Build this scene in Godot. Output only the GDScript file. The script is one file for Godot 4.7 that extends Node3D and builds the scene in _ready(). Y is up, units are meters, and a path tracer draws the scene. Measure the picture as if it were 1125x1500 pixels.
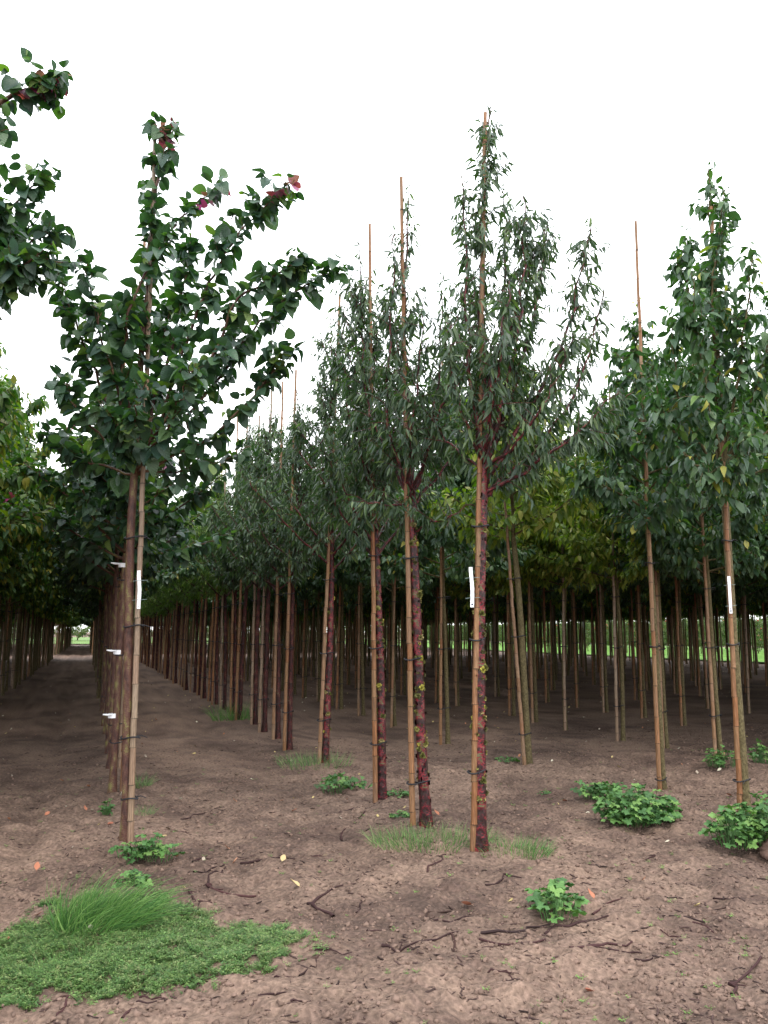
extends Node3D
# A tree nursery: staked young trees in rows on bare brown soil under a white overcast sky.
const TWIGS := [
	[0.84,-7.51,1.21,-7.86],
	[0.73,-6.98,0.90,-7.04],
	[0.74,-6.09,0.94,-6.35],
	[0.71,-5.87,0.99,-6.09],
	[0.78,-5.62,0.88,-5.81,0.98,-6.07],
	[0.78,-5.62,0.83,-5.33,1.04,-5.30],
	[1.07,-6.09,1.31,-6.08,1.47,-6.01],
	[1.39,-4.78,1.30,-4.96,1.38,-5.12,1.58,-5.23],
	[1.59,-6.04,1.70,-6.03],
	[1.97,-6.58,2.08,-6.78,2.40,-7.21],
	[2.02,-7.25,2.38,-7.42],
	[0.26,-3.98,0.40,-3.96],
	[0.30,-4.07,0.34,-4.02,0.40,-3.96],
	[0.21,-3.81,0.27,-3.94],
	[-0.05,-3.94,-0.00,-4.12],
	[-0.05,-4.12,0.02,-4.11],
	[0.38,-3.78,0.46,-3.73],
	[0.77,-3.81,0.91,-3.76],
	[0.89,-3.68,0.97,-3.67],
	[1.02,-4.11,1.17,-4.20],
	[1.00,-3.98,1.12,-4.10],
	[1.13,-4.26,1.30,-4.18],
	[1.52,-4.75,1.64,-4.99],
	[0.49,-5.77,0.63,-5.66],
	[0.65,-5.59,0.67,-5.24,0.70,-5.07],
	[0.74,-4.23,0.86,-4.28],
	[1.47,-4.40,1.57,-4.43],
	[0.07,-3.91,0.14,-3.90],
	[0.55,-4.11,0.59,-4.20],
	[0.88,-4.02,0.96,-3.95],
	[1.73,-4.45,1.90,-4.56,2.11,-4.69],
	[1.86,-4.46,2.10,-4.45],
	[1.49,-4.21,1.54,-4.13,1.72,-4.19,1.93,-4.24],
	[1.88,-4.21,1.81,-4.03],
	[2.07,-4.22,2.27,-4.16,2.46,-4.19],
	[2.41,-4.10,2.63,-4.13,2.83,-4.11],
	[2.77,-4.25,2.94,-4.38,3.13,-4.41],
	[2.02,-4.18,2.13,-4.02,2.31,-4.00],
	[2.37,-3.83,2.54,-3.82,2.69,-3.78],
	[2.54,-3.77,2.69,-3.70],
	[1.83,-3.70,1.90,-3.65,1.94,-3.53],
	[1.72,-3.30,1.80,-3.26],
	[3.14,-4.06,3.24,-4.00,3.31,-3.90],
	[2.98,-3.92,3.05,-3.85],
	[3.19,-3.94,3.23,-3.80],
	[2.79,-3.20,2.93,-3.28,3.19,-3.43],
	[2.68,-3.26,2.78,-3.26],
	[3.53,-4.14,3.59,-4.04],
	[3.60,-4.24,3.66,-4.12],
	[3.39,-4.40,3.48,-4.35],
	[3.46,-4.26,3.50,-4.21],
	[2.21,-5.38,2.51,-5.69],
	[2.46,-4.93,2.64,-5.06,2.69,-4.96],
	[2.59,-3.62,2.69,-3.58],
	[3.82,-5.16,4.01,-5.29],
	[1.85,-3.59,1.90,-3.54]
]
const LEAVES_DOWN := [-0.29,-8.06,0.05,-8.03,0.22,-7.42,-0.26,-6.34,1.84,-8.09,1.38,-7.99,1.79,-7.50,1.08,-6.54,1.34,-5.88,1.32,-5.29,0.62,-7.02,-0.21,-5.29,2.21,-4.67,2.98,-6.93,4.45,-7.20,2.88,-4.40,2.20,-3.40,6.03,-6.74,5.52,-6.29,1.03,-6.08]
const PATCH := [-0.36,-4.96,-0.18,-5.22,-0.00,-5.47,0.46,-5.30,0.65,-4.93,0.94,-4.66,1.11,-4.36,0.92,-4.20,0.68,-4.15,0.55,-4.09,0.13,-4.16,-0.21,-4.24,-0.45,-4.20,-0.54,-4.83]
const LIMBS_A := [
	[-0.04,2.89,0.00,-0.02,3.99,0.00,-0.00,5.01,0.00,0.07,5.64,0.00,0.12,5.97,0.00],
	[-0.02,2.95,0.00,0.21,3.36,0.15,0.48,4.12,0.25,0.69,4.56,0.30,0.99,4.97,0.30,1.23,5.20,0.30],
	[-0.01,2.89,0.00,0.48,3.52,-0.10,0.90,4.18,-0.20,1.24,4.50,-0.25,1.67,4.75,-0.30],
	[-0.05,2.95,0.00,-0.10,3.62,0.30,-0.01,4.14,0.35,0.17,4.65,0.30,0.43,4.97,0.30,0.67,5.12,0.30],
	[-0.06,2.89,0.00,-0.38,3.55,-0.10,-0.59,3.98,-0.15,-0.78,4.43,-0.20,-0.85,4.69,-0.20],
	[-0.06,2.95,0.00,-0.15,3.53,0.35,-0.29,4.01,0.40,-0.41,4.52,0.40],
	[-0.01,2.95,0.00,0.51,3.54,0.30,0.83,4.12,0.40,1.16,4.32,0.45,1.34,4.47,0.50],
	[-0.00,2.83,0.00,0.69,3.18,0.10,1.01,3.60,0.10,1.18,3.83,0.10],
	[-0.01,2.89,0.00,0.12,3.97,-0.30,0.21,4.55,-0.35,0.22,5.12,-0.40],
	[-0.06,2.83,0.00,-0.27,3.10,0.30,-0.42,3.33,0.45,-0.51,3.48,0.50],
	[-0.04,2.89,0.00,-0.12,3.54,-0.50,-0.03,4.21,-0.60,0.05,4.77,-0.70],
	[-0.03,2.83,0.00,0.29,3.00,0.50,0.51,3.23,0.80,0.62,3.45,0.90],
	[-0.06,2.83,0.00,-0.05,3.05,0.50,-0.06,3.18,0.80],
	[-0.01,2.81,0.00,0.45,2.95,-0.30,0.82,3.17,-0.50],
	[-0.05,2.81,0.00,-0.59,3.01,-0.30,-1.04,3.30,-0.50],
	[-0.03,2.81,0.00,0.03,2.97,0.40,0.18,3.15,0.75,0.29,3.35,0.90]
]
const LIMBS_L := [
	[0.35,3.33,0.00,0.78,4.50,0.00,1.21,5.51,-0.10,1.51,5.66,-0.10,1.64,5.73,-0.10],
	[0.38,3.33,0.00,0.92,4.09,0.10,1.42,4.56,0.10,1.76,4.87,0.10],
	[0.39,3.23,0.00,0.91,4.08,-0.10,1.44,4.45,-0.20,1.74,4.58,-0.20],
	[0.42,3.14,0.00,1.14,3.74,0.10,1.63,4.10,0.20,1.89,4.12,0.20],
	[0.38,3.33,0.00,0.55,4.29,-0.10,0.99,5.10,-0.10,1.30,5.32,-0.10],
	[0.42,3.14,0.00,0.78,3.81,-0.20,1.19,4.44,-0.30,1.48,4.72,-0.30],
	[0.37,3.14,0.00,0.20,4.14,0.00,0.15,5.20,0.00,0.10,5.97,0.00],
	[0.42,3.09,0.00,0.95,3.63,0.00,1.41,4.04,0.00,1.72,4.04,0.00],
	[0.35,3.14,0.00,-0.28,3.88,0.00,-0.74,4.50,0.00],
	[0.35,3.14,0.00,-0.38,3.64,-0.30,-0.89,3.89,-0.40]
]
const LIMBS_B1 := [
	[0.09,2.77,0.00,0.09,3.87,0.00,0.09,4.73,0.00,0.14,5.44,0.00,0.21,5.87,0.00],
	[0.07,2.77,0.00,-0.02,3.50,0.10,-0.05,4.28,0.10,-0.07,5.17,0.10],
	[0.09,2.59,0.00,0.25,2.75,0.00,0.58,3.07,-0.10,0.95,3.71,-0.20,1.15,4.43,-0.30],
	[0.08,2.83,0.00,0.24,3.40,0.10,0.37,4.18,0.20,0.41,4.97,0.20],
	[0.09,2.83,0.00,0.40,3.60,-0.20,0.60,4.40,-0.30,0.69,5.03,-0.30],
	[0.09,2.69,0.00,0.47,3.32,0.00,0.81,4.10,0.00,0.99,4.85,0.00],
	[0.09,2.83,0.00,0.26,3.66,-0.20,0.32,4.53,-0.20,0.31,5.29,-0.20],
	[0.09,2.59,0.00,0.42,2.79,0.20,0.76,3.03,0.30,1.05,3.36,0.30],
	[0.09,2.62,0.00,0.60,2.97,-0.20,1.07,3.28,-0.30,1.34,3.51,-0.30],
	[0.06,2.83,0.00,-0.10,3.13,0.30,-0.21,3.48,0.50,-0.23,3.79,0.50],
	[0.07,2.83,0.00,0.09,3.21,0.40,0.15,3.65,0.60,0.21,4.06,0.60],
	[0.07,2.83,0.00,0.17,3.43,-0.40,0.15,4.21,-0.60,0.07,4.71,-0.60],
	[0.06,2.77,0.00,-0.15,3.06,-0.30,-0.31,3.31,-0.40],
	[0.08,3.32,0.00,0.25,3.83,0.10,0.45,4.39,0.10,0.59,4.74,0.10],
	[0.09,2.77,0.00,0.34,3.00,0.40,0.57,3.38,0.50,0.68,3.69,0.50]
]
const LIMBS_B2 := [
	[-0.09,2.57,0.00,-0.14,3.54,0.00,-0.14,4.49,0.00,-0.11,5.68,0.00],
	[-0.10,2.69,0.00,0.07,3.32,-0.10,0.17,4.08,-0.10,0.21,4.86,-0.10],
	[-0.11,2.69,0.00,-0.29,3.39,0.10,-0.28,4.26,0.10,-0.23,5.16,0.10],
	[-0.09,2.66,0.00,0.20,3.03,-0.20,0.46,3.50,-0.30,0.53,4.02,-0.30],
	[-0.10,2.45,0.00,0.16,2.51,0.20,0.45,2.66,0.20],
	[-0.13,2.66,0.00,-0.35,2.65,0.20,-0.58,2.67,0.20],
	[-0.10,2.69,0.00,-0.12,3.20,0.40,-0.04,3.75,0.50,-0.01,4.28,0.50],
	[-0.10,2.69,0.00,-0.07,3.39,-0.40,-0.19,4.22,-0.50,-0.25,4.83,-0.50],
	[-0.11,2.75,0.00,-0.35,3.22,-0.20,-0.51,3.76,-0.30,-0.54,4.28,-0.30],
	[-0.10,2.75,0.00,0.11,3.34,0.30,0.25,3.79,0.40,0.30,4.26,0.40]
]
const LIMBS_C0 := [
	[0.01,3.04,0.00,0.01,4.25,0.00,0.01,5.22,0.00,0.06,6.31,0.00],
	[0.00,3.11,0.00,0.27,3.60,-0.10,0.52,4.28,-0.10,0.72,5.27,-0.10],
	[-0.01,3.11,0.00,-0.28,3.41,0.10,-0.44,3.94,0.10,-0.43,4.76,0.10],
	[0.01,3.17,0.00,0.05,3.88,0.30,0.15,4.57,0.40,0.22,5.24,0.40],
	[-0.01,3.11,0.00,-0.30,3.57,0.50,-0.39,4.17,0.60,-0.46,4.76,0.70],
	[-0.00,2.98,0.00,0.23,3.07,0.20,0.63,3.32,0.20],
	[-0.01,3.04,0.00,-0.31,3.21,-0.20,-0.59,3.51,-0.30,-0.63,4.07,-0.30],
	[0.02,3.11,0.00,0.44,3.79,-0.30,0.75,4.68,-0.40,1.00,5.27,-0.40],
	[-0.01,3.11,0.00,0.01,4.07,-0.30,-0.07,4.97,-0.40,-0.06,5.79,-0.40],
	[0.01,3.70,0.00,-0.14,4.41,0.30,-0.07,5.08,0.30,0.05,5.84,0.30],
	[-0.01,2.91,0.00,-0.08,3.07,0.50,-0.13,3.36,0.80],
	[-0.01,2.91,0.00,-0.39,3.01,0.50,-0.63,3.15,0.70],
	[0.00,3.11,0.00,0.53,3.65,0.20,1.02,4.31,0.20],
	[-0.03,3.04,0.00,-0.60,3.49,0.30,-0.73,3.98,0.40]
]
const YAW := -0.341812
const ROWS := {"A": 0.32, "B": 2.7, "C": 5.0, "D": 7.5}

class Shape:
	var v := PackedVector3Array()
	var n := PackedVector3Array()
	var t := PackedVector2Array()
	var c := PackedColorArray()
	var i := PackedInt32Array()
	func put(tpl: Dictionary, xf: Transform3D, col: Color) -> void:
		var b := v.size()
		var tv: PackedVector3Array = tpl.v
		v.append_array(xf * tv)
		var tn: PackedVector3Array = tpl.n
		n.append_array(Transform3D(xf.basis.orthonormalized(), Vector3.ZERO) * tn)
		t.append_array(tpl.t)
		var cc := PackedColorArray()
		cc.resize(tv.size())
		cc.fill(col)
		c.append_array(cc)
		var ti: PackedInt32Array = tpl.i
		for k in ti:
			i.append(b + k)
	# a tube through pts with radii; u runs round it, v along it in metres
	func tube(pts: Array, radii: Array, sides: int, col: Color, cap := true, rough := 0.0, rng: RandomNumberGenerator = null) -> void:
		var b := v.size()
		var m := pts.size()
		var along := 0.0
		var u := Vector3.RIGHT
		for k in m:
			var p: Vector3 = pts[k]
			var a: Vector3 = pts[maxi(k - 1, 0)]
			var z: Vector3 = pts[mini(k + 1, m - 1)]
			var tg := (z - a).normalized()
			if k > 0:
				along += p.distance_to(a)
			elif absf(tg.dot(u)) > 0.9:
				u = Vector3.FORWARD
			u = (u - tg * u.dot(tg)).normalized()
			var w := tg.cross(u)
			for s in sides + 1:
				var an := TAU * s / sides
				var d := u * cos(an) + w * sin(an)
				var rr: float = radii[k]
				if rough > 0.0 and s < sides:
					rr *= 1.0 + rng.randf_range(-rough, rough)
				if s == sides:
					v.append(v[v.size() - sides])
				else:
					v.append(p + d * rr)
				n.append(d)
				t.append(Vector2(float(s) / sides, along))
				c.append(col)
		var w1 := sides + 1
		for k in m - 1:
			for s in sides:
				var q := b + k * w1 + s
				i.append_array(PackedInt32Array([q, q + w1, q + w1 + 1, q, q + w1 + 1, q + 1]))
		if cap:
			var last: Vector3 = pts[m - 1]
			var tg2: Vector3 = (last - pts[m - 2]).normalized()
			var q0 := v.size()
			v.append(last)
			n.append(tg2)
			t.append(Vector2(0.5, along))
			c.append(col)
			for s in sides:
				v.append(v[b + (m - 1) * w1 + s])
				n.append(tg2)
				t.append(Vector2(0.5, along))
				c.append(col)
			for s in sides:
				i.append_array(PackedInt32Array([q0, q0 + 1 + (s + 1) % sides, q0 + 1 + s]))
	func mesh(mat: Material) -> ArrayMesh:
		var a := []
		a.resize(Mesh.ARRAY_MAX)
		a[Mesh.ARRAY_VERTEX] = v
		a[Mesh.ARRAY_NORMAL] = n
		a[Mesh.ARRAY_TEX_UV] = t
		a[Mesh.ARRAY_COLOR] = c
		a[Mesh.ARRAY_INDEX] = i
		var m := ArrayMesh.new()
		m.add_surface_from_arrays(Mesh.PRIMITIVE_TRIANGLES, a)
		m.surface_set_material(0, mat)
		return m

var names := {}
var rng := RandomNumberGenerator.new()
var n1 := FastNoiseLite.new()
var n2 := FastNoiseLite.new()
var n3 := FastNoiseLite.new()
var n4 := FastNoiseLite.new()
var M := {}
var SP := {}
var canes := []

# ---------------------------------------------------------------- helpers
func numbered(called: String) -> String:
	var k: int = names.get(called, 0)
	names[called] = k + 1
	return called if k == 0 else "%s_%03d" % [called, k]

func thing(called: String, label: String, category: String, at: Vector3, turn := 0.0, group := "") -> Node3D:
	var o := Node3D.new()
	o.name = numbered(called)
	add_child(o)
	o.position = at
	o.rotation.y = turn
	tag(o, label, category, group)
	return o

func tag(o: Node, label: String, category: String, group := "") -> void:
	o.set_meta("label", label)
	o.set_meta("category", category)
	if group:
		o.set_meta("group", group)

func part(called: String, mesh: Mesh, parent: Node, at := Transform3D.IDENTITY) -> MeshInstance3D:
	var o := MeshInstance3D.new()
	o.name = called
	o.mesh = mesh
	o.transform = at
	parent.add_child(o, true)
	return o

func lone(called: String, mesh: Mesh, label: String, category: String, at: Transform3D, group := "") -> MeshInstance3D:
	var o := MeshInstance3D.new()
	o.name = numbered(called)
	o.mesh = mesh
	o.transform = at
	add_child(o)
	tag(o, label, category, group)
	return o

func struct(called: String, mesh: Mesh) -> MeshInstance3D:
	var o := MeshInstance3D.new()
	o.name = called
	o.mesh = mesh
	add_child(o)
	o.set_meta("kind", "structure")
	return o

func scatter(called: String, mesh: Mesh, xfs: Array, cols: Array, parent: Node, kind := "stuff") -> MultiMeshInstance3D:
	var mm := MultiMesh.new()
	mm.transform_format = MultiMesh.TRANSFORM_3D
	mm.use_colors = not cols.is_empty()
	mm.mesh = mesh
	mm.instance_count = xfs.size()
	for k in xfs.size():
		mm.set_instance_transform(k, xfs[k])
		if mm.use_colors:
			mm.set_instance_color(k, cols[k])
	var o := MultiMeshInstance3D.new()
	o.name = called
	o.multimesh = mm
	parent.add_child(o, true)
	if kind:
		o.set_meta("kind", kind)
	return o

func ordinal(k: int) -> String:
	var w := ["first", "second", "third", "fourth", "fifth", "sixth", "seventh", "eighth", "ninth", "tenth", "eleventh", "twelfth", "thirteenth", "fourteenth", "fifteenth", "sixteenth", "seventeenth", "eighteenth", "nineteenth", "twentieth"]
	if k < 20:
		return w[k]
	return ["twenty-", "thirty-", "forty-", "fifty-"][mini((k + 1) / 10 - 2, 3)] + w[(k + 1) % 10 - 1] if (k + 1) % 10 else ["thirtieth", "fortieth", "fiftieth", "sixtieth"][mini((k + 1) / 10 - 3, 3)]

func near_fade(x: float, z: float) -> float:
	return (1.0 - smoothstep(9.0, 10.4, -z)) * (1.0 - smoothstep(6.6, 7.8, x)) * smoothstep(-1.7, -1.0, x) * smoothstep(2.6, 3.0, -z)

func gh(x: float, z: float) -> float:
	var h := n1.get_noise_2d(x, z) * 0.05
	var row := fposmod(x - 0.32 + 1.18, 2.36) - 1.18
	h += 0.035 * exp(-row * row / 0.12) * smoothstep(4.6, 5.6, -z)
	var lane := absf(row) - 0.72
	h -= 0.045 * exp(-lane * lane / 0.018) * smoothstep(4.4, 6.0, -z) * (0.6 + 0.4 * n1.get_noise_2d(x * 3.0, z * 3.0))
	var f := near_fade(x, z)
	if f > 0.0:
		h += f * (n2.get_noise_2d(x, z) * 0.035 + n3.get_noise_2d(x, z) * 0.026 + maxf(0.0, n4.get_noise_2d(x, z) - 0.14) * 0.055)
	return h

func onto(x: float, z: float, up := 0.0) -> Vector3:
	return Vector3(x, gh(x, z) + up, z)

func color_image(w: int, h: int, noises: Array, ramp: Gradient) -> ImageTexture:
	# noises: [FastNoiseLite, stretch x, stretch y, weight] summed, then looked up in the ramp of linear colours
	var im := Image.create(w, h, true, Image.FORMAT_RGB8)
	for y in h:
		for x in w:
			var s := 0.5
			for q in noises:
				# wrapped round the trunk
				var an := TAU * x / w
				var r: float = q[1]
				s += q[0].get_noise_3d(cos(an) * r, sin(an) * r, y * q[2]) * q[3]
			im.set_pixel(x, y, ramp.sample(clampf(s, 0.0, 1.0)).linear_to_srgb())
	im.generate_mipmaps()
	return ImageTexture.create_from_image(im)

func ramp_of(stops: Array) -> Gradient:
	var g := Gradient.new()
	var o := PackedFloat32Array()
	var c := PackedColorArray()
	for s in stops:
		o.append(s[0])
		c.append(s[1])
	g.offsets = o
	g.colors = c
	return g

func noise(freq: float, octaves := 3, sd := 1, kind := FastNoiseLite.TYPE_SIMPLEX_SMOOTH) -> FastNoiseLite:
	var n := FastNoiseLite.new()
	n.noise_type = kind
	n.frequency = freq
	n.fractal_octaves = octaves
	n.seed = sd
	return n

func grain(size: int, freq: float, octaves: int, sd: int, low: float, high: float) -> Array:
	# a seamless grey grain between low and high (sRGB) and the normal map of the same relief
	var im := noise(freq, octaves, sd).get_seamless_image(size, size)
	im.convert(Image.FORMAT_L8)
	var d := im.get_data()
	for k in d.size():
		d[k] = int(255.0 * (low + (high - low) * d[k] / 255.0))
	var g := Image.create_from_data(size, size, false, Image.FORMAT_L8, d)
	var nm: Image = im.duplicate()
	nm.convert(Image.FORMAT_RGBA8)
	nm.bump_map_to_normal_map(6.0)
	g.generate_mipmaps()
	nm.generate_mipmaps()
	return [ImageTexture.create_from_image(g), ImageTexture.create_from_image(nm)]

func mat(called: String, rough: float, spec := 0.5) -> StandardMaterial3D:
	var m := StandardMaterial3D.new()
	m.resource_name = called
	m.roughness = rough
	m.metallic_specular = spec
	m.vertex_color_use_as_albedo = true
	m.cull_mode = BaseMaterial3D.CULL_DISABLED
	M[called] = m
	return m

func bark(called: String, tex: Texture2D, rough: float, spec: float, vrep: float) -> void:
	var m := mat(called, rough, spec)
	m.albedo_texture = tex
	m.uv1_scale = Vector3(1, vrep, 1)
	m.normal_enabled = true
	m.normal_texture = M.grain_normal
	m.normal_scale = 0.7

func template(v: Array, tris: Array, uv: Array, up := Vector3.UP) -> Dictionary:
	var n := PackedVector3Array()
	n.resize(v.size())
	var idx := PackedInt32Array()
	for k in range(0, tris.size(), 3):
		var a: int = tris[k]
		var b: int = tris[k + 1]
		var c: int = tris[k + 2]
		var f: Vector3 = (v[c] - v[a]).cross(v[b] - v[a])
		if f.dot(up) < 0.0:
			f = -f
			var s := b
			b = c
			c = s
		idx.append_array(PackedInt32Array([a, b, c]))
		for q in [a, b, c]:
			n[q] += f
	for k in n.size():
		n[k] = n[k].normalized() if n[k].length() > 0.0 else up
	return {"v": PackedVector3Array(v), "n": n, "t": PackedVector2Array(uv), "i": idx}

# a leaf along +x with its upper face to +y; stations are [along, half width]
func leaf_template(stations: Array, width: float, curl: float, fold: float, petiole: float, twist := 0.0) -> Dictionary:
	var v := []
	var uv := []
	var tris := []
	var rows := []
	for s in stations:
		var x: float = s[0]
		var hw: float = s[1] * width
		var y := -curl * x * x
		var tw: float = twist * x
		if hw <= 0.0:
			v.append(Vector3(x, y, 0))
			uv.append(Vector2(x, 0.5))
			rows.append([v.size() - 1])
		else:
			v.append(Vector3(x, y + fold * hw + tw * hw, -hw))
			v.append(Vector3(x, y, 0))
			v.append(Vector3(x, y + fold * hw - tw * hw, hw))
			uv.append(Vector2(x, 0.5 - s[1] * 0.5))
			uv.append(Vector2(x, 0.5))
			uv.append(Vector2(x, 0.5 + s[1] * 0.5))
			rows.append([v.size() - 3, v.size() - 2, v.size() - 1])
	for k in rows.size() - 1:
		var a: Array = rows[k]
		var b: Array = rows[k + 1]
		if a.size() == 1 and b.size() == 3:
			tris += [a[0], b[0], b[1], a[0], b[1], b[2]]
		elif a.size() == 3 and b.size() == 1:
			tris += [a[0], a[1], b[0], a[1], a[2], b[0]]
		elif a.size() == 3:
			tris += [a[0], b[0], b[1], a[0], b[1], a[1], a[1], b[1], b[2], a[1], b[2], a[2]]
	if petiole > 0.0:
		var q := v.size()
		v += [Vector3(-petiole, 0.02, -0.012), Vector3(-petiole, 0.02, 0.012), Vector3(0.03, 0, -0.012), Vector3(0.03, 0, 0.012)]
		uv += [Vector2(0, 0.5), Vector2(0, 0.5), Vector2(0, 0.5), Vector2(0, 0.5)]
		tris += [q, q + 1, q + 3, q, q + 3, q + 2]
	return template(v, tris, uv)

# a lobed leaf (crane's-bill or celery like), stalk towards -x
func lobed_template() -> Dictionary:
	var v := [Vector3.ZERO]
	var uv := [Vector2(0.5, 0.5)]
	var tris := []
	var m := 22
	for k in m:
		var a := lerpf(-2.75, 2.75, float(k) / (m - 1))
		var r := 0.62 + 0.2 * cos(a * 3.2) + (0.2 if k % 2 else 0.0)
		v.append(Vector3(cos(a) * r, 0.12 * sin(a * 5.0) - 0.25 * r * r + 0.1, sin(a) * r))
		uv.append(Vector2(0.5 + 0.5 * cos(a), 0.5 + 0.5 * sin(a)))
		if k > 0:
			tris += [0, k, k + 1]
	return template(v, tris, uv)

func lump_template(sd: int, flat: float) -> Dictionary:
	var s := SphereMesh.new()
	s.radial_segments = 7
	s.rings = 3
	s.radius = 1.0
	s.height = 2.0
	var a := s.get_mesh_arrays()
	var v: PackedVector3Array = a[Mesh.ARRAY_VERTEX]
	var n: PackedVector3Array = a[Mesh.ARRAY_NORMAL]
	var q := noise(0.9, 2, sd)
	for k in v.size():
		v[k] = v[k] * (1.0 + 1.3 * q.get_noise_3dv(v[k] * 1.3))
		v[k].y *= flat
	return {"v": v, "n": n, "t": a[Mesh.ARRAY_TEX_UV], "i": a[Mesh.ARRAY_INDEX]}

func one(tpl: Dictionary, material: Material, col := Color.WHITE, xf := Transform3D.IDENTITY) -> ArrayMesh:
	var s := Shape.new()
	s.put(tpl, xf, col)
	return s.mesh(material)

# ---------------------------------------------------------------- growing
func smooth_path(p: Array, per: int) -> Array:
	var out := []
	for k in p.size() - 1:
		var a: Vector3 = p[maxi(k - 1, 0)]
		var b: Vector3 = p[k]
		var c: Vector3 = p[k + 1]
		var d: Vector3 = p[mini(k + 2, p.size() - 1)]
		for s in per:
			out.append(b.cubic_interpolate(c, a, d, float(s) / per))
	out.append(p[p.size() - 1])
	return out

func grow_path(p: Vector3, d: Vector3, length: float, segs: int, up: float, wob: float, r: RandomNumberGenerator) -> Array:
	var out := [p]
	var dir := d.normalized()
	for k in segs:
		dir = (dir + Vector3(r.randfn() * wob, r.randfn() * wob + up, r.randfn() * wob)).normalized()
		p += dir * (length / segs)
		out.append(p)
	return out

func taper(m: int, r0: float, r1: float) -> Array:
	var out := []
	for k in m:
		out.append(lerpf(r0, r1, float(k) / (m - 1)))
	return out

func leaf_run(pts: Array, from: float, sp: Dictionary, leaves: Array, r: RandomNumberGenerator, tip: int) -> void:
	var total := 0.0
	for k in pts.size() - 1:
		total += pts[k].distance_to(pts[k + 1])
	var at := from * total
	var gone := 0.0
	var turn := r.randf() * TAU
	for k in pts.size() - 1:
		var a: Vector3 = pts[k]
		var b: Vector3 = pts[k + 1]
		var l := a.distance_to(b)
		var tg := (b - a) / maxf(l, 1e-5)
		while at <= gone + l:
			var p := a + tg * (at - gone)
			turn += 2.4 + r.randfn() * 0.5
			var u := tg.cross(Vector3(0.3, 0.2, 0.9)).normalized()
			var w := tg.cross(u)
			var side := u * cos(turn) + w * sin(turn)
			var end := at / total
			var x: Vector3 = (side * sp.out + tg * (0.35 + end * 0.4) + Vector3.DOWN * (sp.droop * r.randf_range(0.4, 1.5)) + Vector3(r.randfn(), r.randfn(), r.randfn()) * 0.22).normalized()
			var y: Vector3 = Vector3.UP + side * 0.2 + Vector3(r.randfn(), r.randfn() * 0.3, r.randfn()) * sp.tumble
			y = (y - x * y.dot(x)).normalized()
			var size: float = sp.size * r.randf_range(0.48, 1.2) * (1.0 - 0.3 * end * end)
			var xf := Transform3D(Basis(x, y, x.cross(y)) * Basis.from_scale(Vector3(1.0, 1.0, r.randf_range(0.72, 1.12)) * size), p + x * size * sp.petiole)
			var col: int = r.randi() % sp.common if r.randf() > sp.rare else sp.common + r.randi() % maxi(1, sp.cols.size() - sp.common - sp.tips)
			if tip > 0 and end > 1.0 - 0.06 * tip:
				col = sp.cols.size() - 1 - r.randi() % maxi(1, sp.tips)
			leaves.append([xf, r.randi() % sp.shapes.size(), col])
			at += sp.gap * r.randf_range(0.5, 1.5)
		gone += l

func twigs_on(pts: Array, r0: float, sp: Dictionary, wood: Shape, leaves: Array, r: RandomNumberGenerator, tip := 0) -> void:
	leaf_run(pts, 0.22, sp, leaves, r, tip)
	var m := pts.size()
	var count := int(sp.twigs * r.randf_range(0.8, 1.2) * pts[0].distance_to(pts[m - 1]))
	for k in count:
		var f := r.randf_range(0.15, 0.9)
		var q := f * (m - 1)
		var a: Vector3 = pts[int(q)].lerp(pts[mini(int(q) + 1, m - 1)], q - int(q))
		var tg: Vector3 = (pts[mini(int(q) + 1, m - 1)] - pts[int(q)]).normalized()
		var side := Vector3(r.randfn(), r.randfn() * 0.5, r.randfn()).normalized()
		var len: float = sp.twig * r.randf_range(0.4, 1.3) * (1.15 - 0.6 * f)
		var tw := grow_path(a, side + tg * 0.6 + Vector3.UP * sp.twig_up, len, 3, sp.bend, 0.14, r)
		wood.tube(tw, taper(4, minf(0.0045, r0 * 0.5), 0.0016), 3, sp.wood, false)
		leaf_run(tw, 0.12, sp, leaves, r, 0)

func crown_random(sp: Dictionary, r: RandomNumberGenerator, wood: Shape, leaves: Array, base: Vector3) -> void:
	var top: float = sp.top * r.randf_range(0.96, 1.04)
	var lead := grow_path(base, Vector3.UP, top - base.y, 9, 0.1, 0.035, r)
	wood.tube(lead, taper(10, sp.radius * 0.75, 0.004), 6, sp.wood, false)
	leaf_run(lead, 0.55, sp, leaves, r, 1 if r.randf() < 0.4 else 0)
	var az := r.randf() * TAU
	for k in sp.limbs:
		var f := pow((k + 0.3) / sp.limbs, 1.25)
		az += 2.4 + r.randfn() * 0.3
		var at: Vector3 = lead[int(f * 7.2)].lerp(lead[int(f * 7.2) + 1], f * 7.2 - int(f * 7.2))
		var el: float = lerpf(sp.el0, sp.el1, f) + r.randfn() * 0.12
		var len: float = sp.reach * (1.0 - 0.72 * f) * r.randf_range(0.75, 1.2)
		var d := Vector3(cos(az) * cos(el), sin(el), sin(az) * cos(el))
		var pts := grow_path(at, d, len, 6, sp.rise, 0.07, r)
		var r0: float = sp.radius * (0.42 - 0.2 * f)
		wood.tube(pts, taper(7, r0, 0.003), 5, sp.wood, false)
		twigs_on(pts, r0, sp, wood, leaves, r, 1 if r.randf() < sp.tip_chance else 0)

func leaf_mesh(leaves: Array, sp: Dictionary) -> ArrayMesh:
	var s := Shape.new()
	for l in leaves:
		s.put(sp.shapes[l[1]], l[0], sp.cols[l[2]])
	return s.mesh(sp.leaf)

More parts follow.
